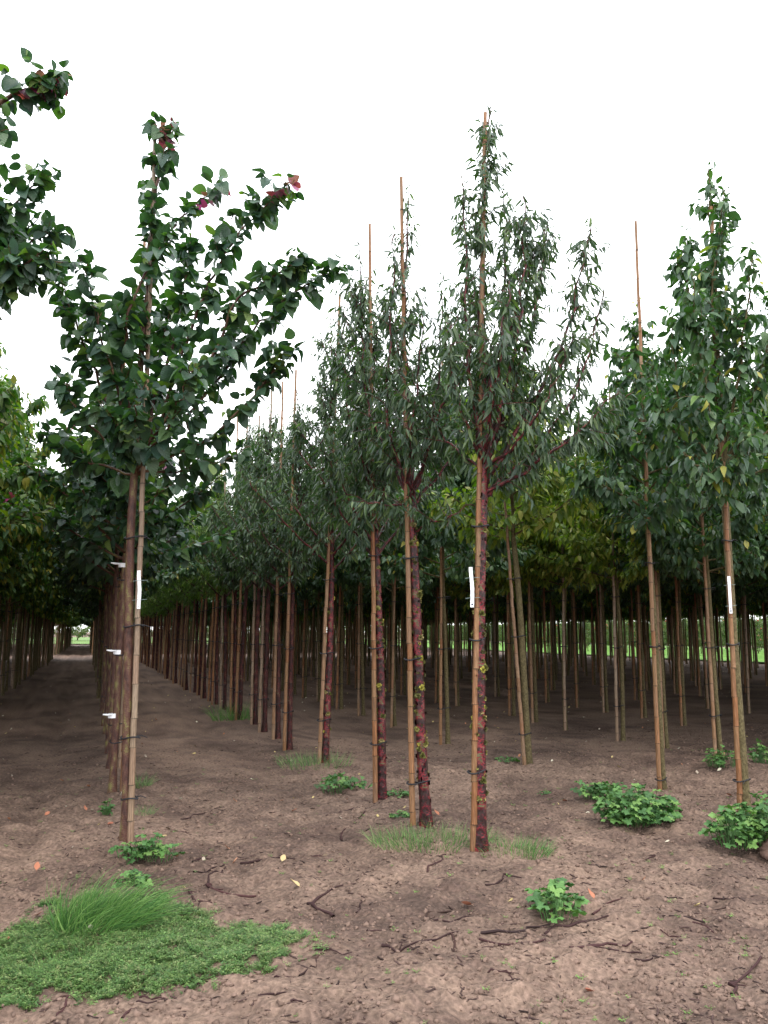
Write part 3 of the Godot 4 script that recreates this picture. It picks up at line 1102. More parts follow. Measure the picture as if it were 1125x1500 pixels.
func row_spots() -> Array:
	# [row letter or number, place in the row, x, z, kind]
	var out := []
	var r := RandomNumberGenerator.new()
	r.seed = 5
	var z := 0.0
	var zs := [-8.74, -10.3, -11.6]
	while zs[-1] > -53.0:
		zs.append(zs[-1] - r.randf_range(1.0, 1.3))
	for k in zs.size():
		out.append(["A", k + 1, 0.31 + r.randfn() * 0.03, zs[k], "A" if k < 6 or r.randf() < 0.4 else "C"])
	zs = [-11.22, -12.16, -13.02, -14.3]
	while zs[-1] > -53.0:
		zs.append(zs[-1] - r.randf_range(0.9, 1.12))
	for k in zs.size():
		out.append(["B", k + 4, 2.7 + r.randfn() * 0.04, zs[k], "B" if zs[k] > -17.0 else "F"])
	zs = [-11.17, -13.45, -15.2]
	while zs[-1] > -53.0:
		zs.append(zs[-1] - r.randf_range(1.0, 1.35))
	for k in zs.size():
		out.append(["C", k + 3, 4.98 + r.randfn() * 0.05, zs[k], "C"])
	zs = [-8.6, -9.7, -10.5, -12.02, -12.95]
	while zs[-1] > -53.0:
		zs.append(zs[-1] - r.randf_range(0.95, 1.25))
	for k in zs.size():
		out.append(["D", k, 7.5 + r.randfn() * 0.06, zs[k], "Y" if zs[k] < -10.0 and zs[k] > -16.0 else "C"])
	for row in range(4, 14):
		z = -6.5 - r.randf()
		var k := 0
		while z > -54.0:
			out.append([row, k, 0.32 + 2.36 * row + r.randfn() * 0.07, z, "Y" if row < 6 and r.randf() < 0.3 else ("L" if r.randf() < 0.3 else "C")])
			z -= r.randf_range(1.0, 1.3)
			k += 1
	for row in range(1, 6):
		z = -7.9 if row == 1 else -6.5
		var k := 1
		while z > -54.0:
			out.append([-row, k, -2.0 - 2.36 * (row - 1) + r.randfn() * 0.06, z, "L"])
			z -= r.randf_range(1.0, 1.35)
			k += 1
	# beyond the cross path
	for row in range(-6, 14):
		z = -62.0
		while z > -108.0:
			out.append([row, -1, 0.32 + 2.36 * row + r.randfn() * 0.07, z, "L" if row < 0 else "C"])
			z -= r.randf_range(1.3, 1.8)
	return out

func build_trees() -> void:
	var where_a := "row of the pink-tipped tree"
	# --- the nearest trees, one by one
	var a1 := near_tree("round_leaved_tree", "large round-leaved tree with pink shoot tips, front of its row beside the alley", "", SP.A, onto(0.33, -6.8), [0.01, 0, 0, -0.03, 1.21, 0, -0.06, 2.28, 0, -0.05, 2.9, 0], LIMBS_A, 900, 0.041, [0, 1, 3])
	var s1 := local_to(a1, [0.05, 0, 0.035, -0.005, 5.8, -0.0])
	stake("half-weathered pale cane tied to the pink-tipped round-leaved tree", s1[0], s1[1], 5, [0.3, 0.75, 1.6, 2.3], along(local_to(a1, [0.01, 0, 0, -0.03, 1.21, 0, -0.06, 2.28, 0, -0.05, 2.9, 0])), 0.045, "stakes tied to the trees")
	var l1 := near_tree("round_leaved_tree", "round-leaved tree across the alley whose long branches reach in high up", "", SP.A, onto(-2.0, -6.6), [0, 0, 0, 0.01, 1.5, 0, 0, 3.0, 0], LIMBS_L, 901, 0.048, [0], true)
	var b1t := [0, 0, 0, 0.01, 0.98, 0, 0.03, 1.83, 0, 0.06, 2.46, 0, 0.08, 2.83, 0]
	var b1 := near_tree("red_barked_cherry_tree", "red-barked cherry tree with white stake label, foremost of its row", "red-barked cherry trees", SP.B, onto(2.73, -5.61), b1t, LIMBS_B1, 902, 0.05, [])
	var b2t := [0.01, 0, 0, -0.03, 0.73, 0, -0.06, 1.75, 0, -0.1, 2.6, 0]
	var b2 := near_tree("red_barked_cherry_tree", "leaning red-barked cherry tree, second in its row", "red-barked cherry trees", SP.B, onto(2.67, -6.5), b2t, LIMBS_B2, 903, 0.047, [])
	var thin: Dictionary = SP.B.duplicate()
	thin.merge({"reach": 1.35, "limbs": 27, "top": 5.65, "el0": 0.7, "twigs": 17.0}, true)
	var b3t := [0, 0, 0, -0.01, 1.11, 0, -0.05, 2.24, 0]
	var b3 := near_tree("red_barked_cherry_tree", "red-barked cherry tree, third in its row, beside a grass tuft", "red-barked cherry trees", thin, onto(2.7, -7.65), b3t, [], 904, 0.044, [])
	var b4t := [0.01, 0, 0, 0.06, 1.4, 0, 0.07, 2.3, 0]
	var b4 := near_tree("red_barked_cherry_tree", "red-barked cherry tree, fourth in its row, rooted in grass", "red-barked cherry trees", thin, onto(2.75, -9.89), b4t, [], 905, 0.044, [])
	var open_crown: Dictionary = SP.C.duplicate()
	open_crown.merge({"twigs": 14.0, "twig": 0.3}, true)
	var c0t := [0.02, 0, 0, 0.0, 1.45, 0, 0, 2.39, 0, 0, 3.06, 0]
	var c0 := near_tree("oval_leaved_tree", "oval-leaved tree with mossy trunk and white label, behind the lush weed clump", "", open_crown, onto(5.57, -6.09), c0t, LIMBS_C0, 906, 0.043, [])
	var c1t := [0.03, 0, 0.0, 0.02, 1.79, 0, 0.0, 2.75, 0]
	var slim: Dictionary = SP.C.duplicate()
	slim.merge({"reach": 1.25, "limbs": 20, "top": 5.6, "twigs": 16.0}, true)
	var c1 := near_tree("oval_leaved_tree", "oval-leaved tree hidden behind its orange stake, above the wide weed clump", "", slim, onto(5.76, -7.49), c1t, [], 907, 0.036, [])
	var lime: Dictionary = SP.Y.duplicate()
	lime.merge({"twigs": 15.0, "reach": 1.5, "top": 4.9}, true)
	var c2t := [0.02, 0, 0, -0.04, 1.81, 0, -0.1, 2.7, 0]
	var c2 := near_tree("yellow_green_tree", "lime-leaved tree with a slanting mossy trunk behind the foremost red-barked tree", "", lime, onto(4.99, -8.94), c2t, [], 908, 0.043, [])
	var g := "stakes tied to the trees"
	var q := local_to(b1, [-0.055, 0, 0.03, 0.13, 5.6, 0.02])
	stake("orange-brown cane with white label tied to the foremost red-barked tree", q[0], q[1], 0, [0.55, 1.5, 2.35, 3.3], along(local_to(b1, b1t)), 0.045, g)
	q = local_to(b2, [-0.1, 0, 0.04, -0.18, 5.64, 0.02])
	stake("smooth orange cane tied to the second, leaning red-barked tree", q[0], q[1], 1, [0.35, 1.35, 2.2], along(local_to(b2, b2t)), 0.042, g)
	q = local_to(b3, [-0.06, 0, 0.06, -0.13, 5.73, 0.02])
	stake("tall orange-brown cane tied to the third red-barked tree", q[0], q[1], 3, [0.5, 1.4, 2.3], along(local_to(b3, b3t)), 0.04, g)
	q = local_to(b4, [-0.06, 0, 0.05, 0.14, 5.77, 0.0])
	stake("slanting cane tied to the fourth red-barked tree", q[0], q[1], 2, [0.5, 1.3, 2.2], along(local_to(b4, b4t)), 0.04, g)
	q = local_to(c0, [-0.045, 0, 0.02, 0.03, 5.6, 0.02])
	stake("orange cane with white label tied to the mossy oval-leaved tree", q[0], q[1], 0, [0.3, 1.5, 2.45], along(local_to(c0, c0t)), 0.04, g)
	q = local_to(c1, [-0.02, 0, 0.05, 0.01, 6.3, 0.04])
	stake("bare orange cane standing out of the wide weed clump", q[0], q[1], 1, [0.12, 1.5, 2.4], along(local_to(c1, c1t)), 0.034, g)
	q = local_to(c2, [-0.03, 0, 0.03, -0.2, 3.2, 0.03])
	stake("short slanting cane tied to the slanting lime-leaved tree", q[0], q[1], 4, [0.35, 1.5, 2.2], along(local_to(c2, c2t)), 0.04, g)
	bark_growth(b1, b1t, 0.046, 150, 31)
	bark_growth(b2, b2t, 0.043, 110, 32)
	bark_growth(b3, b3t, 0.04, 80, 33)
	bark_growth(b4, b4t, 0.04, 40, 34)
	# white stake labels
	label_strip("white paper label wired to the pale cane of the pink-tipped tree", a1, Vector3(0.048, 1.73, 0.066), 0.3, 0.2)
	label_strip("bent white paper label wired to the cane of the foremost red-barked tree", b1, Vector3(-0.035, 1.74, 0.062), 0.3, 0.12)
	label_strip("white paper label wired to the cane of the mossy oval-leaved tree", c0, Vector3(-0.03, 1.78, 0.05), 0.34, 0.0)
	# --- all the others
	var protos := {"A": [], "B": [], "F": [], "C": [], "Y": [], "L": []}
	var many := {"A": 2, "B": 3, "F": 2, "C": 3, "Y": 2, "L": 2}
	var total := 0
	for k in many:
		for s in many[k]:
			protos[k].append(make_proto(SP[k], 400 + s * 7 + k.unicode_at(0)))
			total += protos[k][s].count
	print("proto leaves ", total)
	var r := RandomNumberGenerator.new()
	r.seed = 8
	var spots := row_spots()
	# which trees are things: those in the view, nearest first
	var order := []
	for k in spots.size():
		var e: Array = spots[k]
		var dx: float = e[2]
		var dz: float = e[3]
		var dist := sqrt(dx * dx + dz * dz)
		var ang := atan2(dx, -dz)
		var seen: bool = ang > -0.1 - 1.1 / dist and ang < 0.785 + 0.6 / dist and dz > -55.0
		if e[0] is int and e[0] < -1:
			seen = false
		if e[0] is int and e[0] > 3:
			dist *= 1.25
		if seen:
			order.append([dist, k])
	order.sort_custom(func(a, b): return a[0] < b[0])
	var single := {}
	for k in mini(order.size(), 291):
		single[order[k][1]] = k
	var mass := {}
	var kinds := {"A": "round_leaved_tree", "B": "red_barked_cherry_tree", "F": "red_barked_cherry_tree", "C": "oval_leaved_tree", "Y": "yellow_green_tree", "L": "light_green_tree"}
	var looks := {"A": "round-leaved tree", "B": "red-barked cherry tree", "F": "red-barked cherry tree", "C": "oval-leaved tree", "Y": "yellow-green tree", "L": "light green tree"}
	for k in spots.size():
		var e: Array = spots[k]
		var variant := r.randi() % int(many[e[4]])
		var sc := r.randf_range(0.93, 1.06)
		var turn := r.randf() * TAU
		var lean := Vector2(r.randfn(), r.randfn()) * 0.012
		var at := onto(e[2], e[3])
		var b := Basis.from_euler(Vector3(lean.x, turn, lean.y)) * Basis.from_scale(Vector3.ONE * sc)
		var cane := r.randi() % 6
		var foot := at + Vector3((0.08 if e[0] is String and e[0] == "A" else -0.09) + r.randfn() * 0.02, 0, 0.03 + r.randfn() * 0.03)
		var head := foot + Vector3((-0.05 if e[0] is String and e[0] == "A" else 0.07) + r.randfn() * 0.05, r.randf_range(5.2, 5.9), r.randfn() * 0.06)
		if single.has(k):
			var label := ""
			var slabel := ""
			var group := ""
			var row_name := ""
			if e[0] is String:
				row_name = {"A": "the row of the pink-tipped tree", "B": "the red-barked row", "C": "first row behind the red-barked row", "D": "second row behind the red-barked row"}[e[0]]
			elif e[0] == -1:
				row_name = "the row across the alley"
			if row_name != "" and e[3] > -34.0:
				label = "%s, %s from the front in %s" % [looks[e[4]], ordinal(e[1]), row_name]
				slabel = "cane at %s, %s tree from the front" % [row_name, ordinal(e[1])]
				group = "trees in " + row_name
			elif row_name != "":
				label = "small far-off %s near the distant end of %s" % [looks[e[4]], row_name]
				slabel = "thin far-off cane near the distant end of %s" % row_name
				group = "far trees in " + row_name
			else:
				var deep := "%s row behind the red-barked row" % ordinal(e[0] - 2)
				label = "%s standing deep in shade, %s" % [looks[e[4]], deep]
				slabel = "cane standing deep in shade, %s" % deep
				group = "trees in " + deep
			var t := thing(kinds[e[4]], label, "tree", at, 0.0, group)
			t.basis = b
			part("trunk", protos[e[4]][variant].trunk, t)
			part("crown", protos[e[4]][variant].crown, t)
			var ties := [0.5, 1.35, 2.1] if single[k] < 90 else []
			stake(slabel, foot, head, cane, ties, func(h: float) -> Vector3: return at + Vector3(0, h, 0), 0.036, "canes of the " + group)
		else:
			var key: String = e[4] + str(variant)
			if not mass.has(key):
				mass[key] = [e[4], variant, []]
			mass[key][2].append(Transform3D(b, at))
			var ck := "cane%d" % cane
			if not mass.has(ck):
				mass[ck] = ["", cane, []]
			var y := (head - foot).normalized()
			var x := (Vector3.RIGHT - y * y.x).normalized()
			mass[ck][2].append(Transform3D(Basis(x, y, x.cross(y)), foot))
	var far := Node3D.new()
	far.name = "massed_trees"
	add_child(far)
	far.set_meta("kind", "stuff")
	tag(far, "mass of dark nursery trees and canes filling the block behind the front rows", "trees")
	for key in mass:
		var e: Array = mass[key]
		if e[0] == "":
			scatter("canes", canes[e[1]], e[2], [], far, "")
		else:
			scatter("trunks", protos[e[0]][e[1]].trunk, e[2], [], far, "")
			scatter("crowns", protos[e[0]][e[1]].crown, e[2], [], far, "")
	# white tape bands on the second tree of the first row
	var tape := Shape.new()
	tape.tube([Vector3(0, -0.022, 0), Vector3(0, -0.02, 0), Vector3(0, 0.02, 0), Vector3(0, 0.022, 0)], [0.044, 0.047, 0.047, 0.044], 14, Color(0.78, 0.79, 0.82), false)
	tape.tube([Vector3(-0.03, 0.012, 0.035), Vector3(-0.075, 0.014, 0.04), Vector3(-0.12, 0.02, 0.035)], [0.008, 0.012, 0.007], 5, Color(0.78, 0.79, 0.82))
	var tm := tape.mesh(M.plastic)
	var hs := [2.24, 1.37, 0.75]
	var nm := ["uppermost", "middle", "lowest"]
	for k in 3:
		lone("white_tape_band", tm, "%s of three white bands round the trunk behind the pink-tipped tree" % nm[k], "band", Transform3D(Basis(Vector3.UP, 0.2 * k), onto(0.31, -8.74) + Vector3([-0.02, -0.03, -0.05][k], hs[k], 0)), "white bands round the trunk")

func label_strip(label: String, t: Node3D, at: Vector3, len: float, bend: float) -> void:
	var o := thing("stake_label", label, "label", t.transform * at, YAW, "white stake labels")
	var s := Shape.new()
	var n := 8
	for side in [1.0, -1.0]:
		var b := s.v.size()
		for k in n + 1:
			var f := float(k) / n
			for e in [-1.0, 1.0]:
				s.v.append(Vector3(e * 0.0135 + bend * 0.06 * sin(f * 5.0) * f, f * len, 0.0012 * side + 0.012 * sin(f * 4.0) * bend * 3.0))
				s.n.append(Vector3(0, 0, side))
				s.t.append(Vector2.ZERO)
				s.c.append(Color(0.82, 0.83, 0.86))
		for k in n:
			var q := b + k * 2
			if side > 0:
				s.i.append_array(PackedInt32Array([q, q + 2, q + 3, q, q + 3, q + 1]))
			else:
				s.i.append_array(PackedInt32Array([q, q + 3, q + 2, q, q + 1, q + 3]))
	part("paper_strip", s.mesh(M.plastic), o)
	var ink := mat("ink", 0.6, 0.3)
	ink.vertex_color_use_as_albedo = false
	ink.albedo_color = Color(0.16, 0.18, 0.28)
	var pr := Shape.new()
	for k in 4:
		var bx := BoxMesh.new()
		bx.size = Vector3([0.014, 0.01, 0.014, 0.012][k], [0.012, 0.003, 0.003, 0.003][k], 0.0016)
		var a := bx.get_mesh_arrays()
		pr.put({"v": a[Mesh.ARRAY_VERTEX], "n": a[Mesh.ARRAY_NORMAL], "t": a[Mesh.ARRAY_TEX_UV], "i": a[Mesh.ARRAY_INDEX]}, Transform3D(Basis.IDENTITY, Vector3(0, [0.022, 0.036, 0.042, 0.05][k], 0.0022)), Color.WHITE)
	part("print", pr.mesh(ink), o)
	for h in [0.07, len - 0.08]:
		var w := Shape.new()
		w.tube([Vector3(-0.05, h - 0.006, 0.01), Vector3(-0.016, h, 0.012), Vector3(0.016, h, 0.012), Vector3(0.06, h + 0.004, -0.01)], taper(4, 0.0017, 0.0017), 5, Color(0.2, 0.27, 0.26))
		part("wire", w.mesh(M.rubber), o)

# lichen tufts and curls of peeling bark on a red trunk
func bark_growth(t: Node3D, flat: Array, rad: float, count: int, sd: int) -> void:
	var r := RandomNumberGenerator.new()
	r.seed = sd
	if not M.has("tufts"):
		M.tufts = []
		var lm := mat("lichen", 0.95, 0.1)
		var flake := leaf_template([[0.0, 0.0], [0.35, 1.0], [0.8, 0.8], [1.0, 0.0]], 0.45, 0.4, 0.3, 0.0)
		for k in 6:
			var s := Shape.new()
			var base: Color = [Color(0.34, 0.31, 0.07), Color(0.13, 0.13, 0.05), Color(0.19, 0.18, 0.06), Color(0.09, 0.085, 0.04), Color(0.24, 0.2, 0.09), Color(0.15, 0.15, 0.05)][k]
			for q in 34:
				var x := Vector3(r.randfn(), r.randfn(), absf(r.randfn()) * 0.8 + 0.05).normalized()
				var y := Vector3(r.randfn(), r.randfn(), r.randfn() + 0.6)
				y = (y - x * y.dot(x)).normalized()
				s.put(flake, Transform3D(Basis(x, y, x.cross(y)) * Basis.from_scale(Vector3.ONE * r.randf_range(0.5, 1.0)), x * 0.12), base * r.randf_range(0.7, 1.35))
			M.tufts.append(s.mesh(lm))
		var cs := Shape.new()
		var pts := 7
		for k in pts:
			var a := k * 0.42
			for e in [0.0, 1.0]:
				cs.v.append(Vector3(sin(a) * (0.5 - k * 0.03), e * 0.9 + 0.08 * sin(k * 2.0), 0.5 - cos(a) * 0.5))
				cs.n.append(Vector3(sin(a), 0, -cos(a)).normalized())
				cs.t.append(Vector2(k * 0.1, e * 0.1))
				cs.c.append(Color(0.2, 0.03, 0.03))
		for k in pts - 1:
			var q := k * 2
			cs.i.append_array(PackedInt32Array([q, q + 1, q + 3, q, q + 3, q + 2]))
		M.curl = cs.mesh(mat("peeling_bark", 0.4, 0.5))
	var at := along(points(flat))
	for k in count:
		var h := r.randf_range(0.35, 2.6)
		var c: Vector3 = at.call(h)
		c.y = h
		var az := r.randf() * TAU
		var out := Vector3(cos(az), 0, sin(az))
		var b := Basis(Vector3.UP.cross(out), Vector3.UP, out)
		var rr := rad * lerpf(1.0, 0.76, h / 2.7)
		part("lichen_tuft", M.tufts[r.randi() % 6], t, Transform3D(b * Basis.from_scale(Vector3.ONE * (0.009 + 0.024 * pow(r.randf(), 1.8))), c + out * rr * 0.94))
	for k in count / 2:
		var h := r.randf_range(0.15, 2.6)
		var c: Vector3 = at.call(h)
		c.y = h
		var az := r.randf() * TAU
		var out := Vector3(cos(az), 0, sin(az))
		var rr := rad * lerpf(1.0, 0.76, h / 2.7)
		part("bark_curl", M.curl, t, Transform3D(Basis(Vector3.UP.cross(out), Vector3.UP, out) * Basis.from_scale(Vector3(0.018, r.randf_range(0.012, 0.04), 0.018)), c + out * rr * 0.97))

func build_floor_plants() -> void:
	var wc: Array = M.weed_cols
	weed("leafy_weed", "leafy lobed weed at the foot of the pink-tipped tree", 0.46, -6.3, 0.42, 0.2, 60, 1, wc, 0.055)
	weed("leafy_weed", "small lobed weed just behind the long-bladed grass tuft", 0.34, -5.75, 0.26, 0.15, 36, 2, wc, 0.04)
	weed("leafy_weed", "lone lobed weed in the open soil, twigs lying beside it", 2.57, -4.27, 0.4, 0.2, 58, 3, wc, 0.058)
	weed("leafy_weed", "wide lush weed clump under the bare orange cane", 4.5, -6.1, 0.9, 0.33, 260, 4, wc, 0.062)
	weed("leafy_weed", "weed tuft behind the wide lush weed clump", 4.72, -7.0, 0.42, 0.22, 70, 5, wc, 0.055)
	weed("leafy_weed", "lush weed clump with a soil clod, at the mossy oval-leaved tree", 4.68, -5.2, 0.75, 0.33, 220, 6, wc, 0.064)
	weed("leafy_weed", "low rosette weed in the gap of the red-barked row", 2.51, -8.2, 0.6, 0.2, 70, 7, wc, 0.055)
	weed("leafy_weed", "tiny weed between second and third red-barked trees", 2.58, -6.85, 0.2, 0.09, 22, 8, wc, 0.035)
	weed("leafy_weed", "small weed behind the third red-barked tree", 2.96, -7.9, 0.27, 0.1, 26, 9, wc, 0.04)
	weed("leafy_weed", "dark green weed behind the mossy oval-leaved tree", 7.1, -8.05, 0.42, 0.3, 60, 10, wc, 0.05)
	weed("leafy_weed", "weed at the picture edge behind the mossy oval-leaved tree", 7.65, -8.0, 0.36, 0.3, 46, 11, wc, 0.05)
	weed("leafy_weed", "tiny flat weed in bare soil beside the wide weed clump", 4.49, -7.66, 0.17, 0.06, 14, 12, wc, 0.035)
	weed("leafy_weed", "small weed at the foot of the slanting lime-leaved tree", 4.85, -9.2, 0.28, 0.1, 22, 13, wc, 0.04)
	weed("leafy_weed", "thin upright weed beside the trunk of the pink-tipped tree", 0.22, -7.8, 0.12, 0.24, 22, 14, wc, 0.035)
	var gc := [Color(0.07, 0.165, 0.04), Color(0.1, 0.21, 0.05), Color(0.05, 0.125, 0.035), Color(0.16, 0.27, 0.08)]
	var gd := [Color(0.09, 0.19, 0.06), Color(0.14, 0.25, 0.08), Color(0.06, 0.14, 0.045), Color(0.22, 0.27, 0.12)]
	lone("grass_tuft", blades(900, 0.48, 0.38, 0.28, Vector3(0.95, 0, 0.2), 0.0065, 21, gc), "tuft of long grass blades bending over the green weed patch", "grass", Transform3D(Basis.IDENTITY, onto(0.14, -5.02)), "grass tufts")
	lone("grass_tuft", blades(140, 0.2, 0.2, 0.16, Vector3.ZERO, 0.004, 22, gd), "small grass tuft beside the wheel track behind the pink-tipped tree", "grass", Transform3D(Basis.IDENTITY, onto(0.56, -9.02)), "grass tufts")
	lone("grass_tuft", blades(90, 0.16, 0.14, 0.09, Vector3.ZERO, 0.003, 23, gd), "fine pale grass tuft next to the pink-tipped tree's stake", "grass", Transform3D(Basis.IDENTITY, onto(0.52, -7.6)), "grass tufts")
	lone("grass_tuft", blades(330, 0.8, 0.7, 0.34, Vector3.ZERO, 0.008, 24, gc), "grass tuft farther down at the foot of the red-barked row", "grass", Transform3D(Basis.IDENTITY, onto(2.56, -15.35)), "grass tufts")
	lone("grass_tuft", blades(420, 0.9, 0.9, 0.16, Vector3.ZERO, 0.005, 25, gd), "fine grass round the fourth red-barked tree", "grass", Transform3D(Basis.IDENTITY, onto(2.6, -9.8)), "grass tufts")
	lone("grass_tuft", blades(900, 0.95, 0.6, 0.13, Vector3.ZERO, 0.0038, 26, gc + gd), "fine thin grass between the first and second red-barked trees", "grass", Transform3D(Basis(Vector3.UP, YAW), onto(2.5, -5.98)), "grass tufts")
	lone("grass_tuft", blades(650, 0.6, 0.45, 0.12, Vector3.ZERO, 0.0038, 27, gc + gd), "fine thin grass before and beside the foremost red-barked trunk", "grass", Transform3D(Basis(Vector3.UP, YAW), onto(2.98, -5.58)), "grass tufts")
	lone("grass_tuft", blades(1500, 1.3, 0.9, 0.06, Vector3.ZERO, 0.003, 28, gd), "very short fine grass growing through the green weed mat", "grass", Transform3D(Basis(Vector3.UP, YAW), onto(0.25, -4.6)), "grass tufts")
	# low ground cover: sprigs of tiny leaves
	var r := RandomNumberGenerator.new()
	r.seed = 40
	var leaf := leaf_template([[0.0, 0.0], [0.3, 0.9], [0.65, 0.8], [1.0, 0.0]], 0.22, 0.25, 0.2, 0.0)
	var meshes := []
	for k in 4:
		var s := Shape.new()
		for b in 5:
			var a := r.randf() * TAU
			var head := Vector3(cos(a) * 0.03, r.randf_range(0.006, 0.03), sin(a) * 0.03)
			for q in 7:
				var f := (q + 1) / 7.0
				var aa := r.randf() * TAU
				var x := Vector3(cos(aa), r.randf_range(-0.1, 0.6), sin(aa)).normalized()
				var y := (Vector3.UP - x * x.y).normalized()
				s.put(leaf, Transform3D(Basis(x, y, x.cross(y)) * Basis.from_scale(Vector3.ONE * r.randf_range(0.007, 0.014)), head * f), Color.WHITE)
		meshes.append(s.mesh(M.weed))
	var poly := PackedVector2Array()
	for k in range(0, PATCH.size(), 2):
		poly.append(Vector2(PATCH[k], PATCH[k + 1]))
	var edge := noise(2.5, 3, 81)
	var cover := Node3D.new()
	cover.name = "ground_cover"
	add_child(cover)
	cover.set_meta("kind", "stuff")
	tag(cover, "low mat of tiny-leaved green weeds around the long grass tuft", "weeds")
	var sets := [[], [], [], []]
	var tints := [[], [], [], []]
	while sets[0].size() + sets[1].size() + sets[2].size() + sets[3].size() < 9000:
		var p := Vector2(r.randf_range(-0.7, 1.3), r.randf_range(-5.6, -4.0))
		var w := p + Vector2(edge.get_noise_2d(p.x * 2.0, p.y * 2.0), edge.get_noise_2d(p.y * 2.0, p.x * 2.0 + 9.0)) * 0.22
		var inside := Geometry2D.is_point_in_polygon(w, poly)
		if not inside and r.randf() < 0.03 and Geometry2D.is_point_in_polygon(p.lerp(Vector2(0.2, -4.6), 0.18), poly):
			inside = true
		if not inside or edge.get_noise_2d(p.x * 4.0, p.y * 4.0) + r.randf() * 0.3 < -0.2:
			continue
		var k := r.randi() % 4
		sets[k].append(Transform3D(Basis(Vector3.UP, r.randf() * TAU) * Basis.from_scale(Vector3.ONE * r.randf_range(0.6, 1.25)), onto(p.x, p.y, -0.003)))
		tints[k].append(gc[r.randi() % 4].lerp(gd[r.randi() % 4], r.randf()) * Color(1.0, 0.92, 0.9) * r.randf_range(0.65, 1.3))
	for k in 4:
		scatter("sprigs", meshes[k], sets[k], tints[k], cover, "")
	# seedlings all over the bare soil
	var xfs := []
	var cols := []
	for k in 520:
		var z := -3.1 - pow(r.randf(), 1.4) * 7.0
		var x := r.randf_range(-0.6 + z * 0.02, 1.2 - z * 0.75)
		xfs.append(Transform3D(Basis(Vector3.UP, r.randf() * TAU) * Basis.from_scale(Vector3.ONE * r.randf_range(0.35, 0.9)), onto(x, z)))
		cols.append(Color(0.16, 0.3, 0.07) * r.randf_range(0.6, 1.2))
	scatter("seedlings", meshes[1], xfs, cols, self)
	get_node("seedlings").set_meta("label", "scattered tiny green seedlings on the bare brown soil")

func place_name(x: float, z: float) -> String:
	var marks := [[0.3, -7.2, "behind and beside the pink-tipped tree"], [0.9, -6.0, "between the pink-tipped tree and the weed patch"], [0.2, -3.9, "in front of the green weed patch"], [0.95, -4.2, "at the tip of the green weed patch"], [1.5, -5.0, "in the open track beside the weed patch"], [2.1, -6.9, "near the second red-barked tree"], [2.3, -5.2, "in front of the foremost red-barked tree"], [1.8, -4.3, "on open soil before the foremost red-barked tree"], [2.6, -4.1, "around the lone lobed weed"], [1.8, -3.5, "low in the open foreground soil"], [3.3, -4.1, "on soil before the lush weed clump"], [2.9, -3.3, "on the nearest soil beyond the lone weed"], [4.2, -5.4, "beside the lush weed clumps"], [5.5, -6.8, "under the oval-leaved trees"]]
	var best := ""
	var d := 1e9
	for m in marks:
		var q := Vector2(m[0] - x, m[1] - z).length()
		if q < d:
			d = q
			best = m[2]
	return best

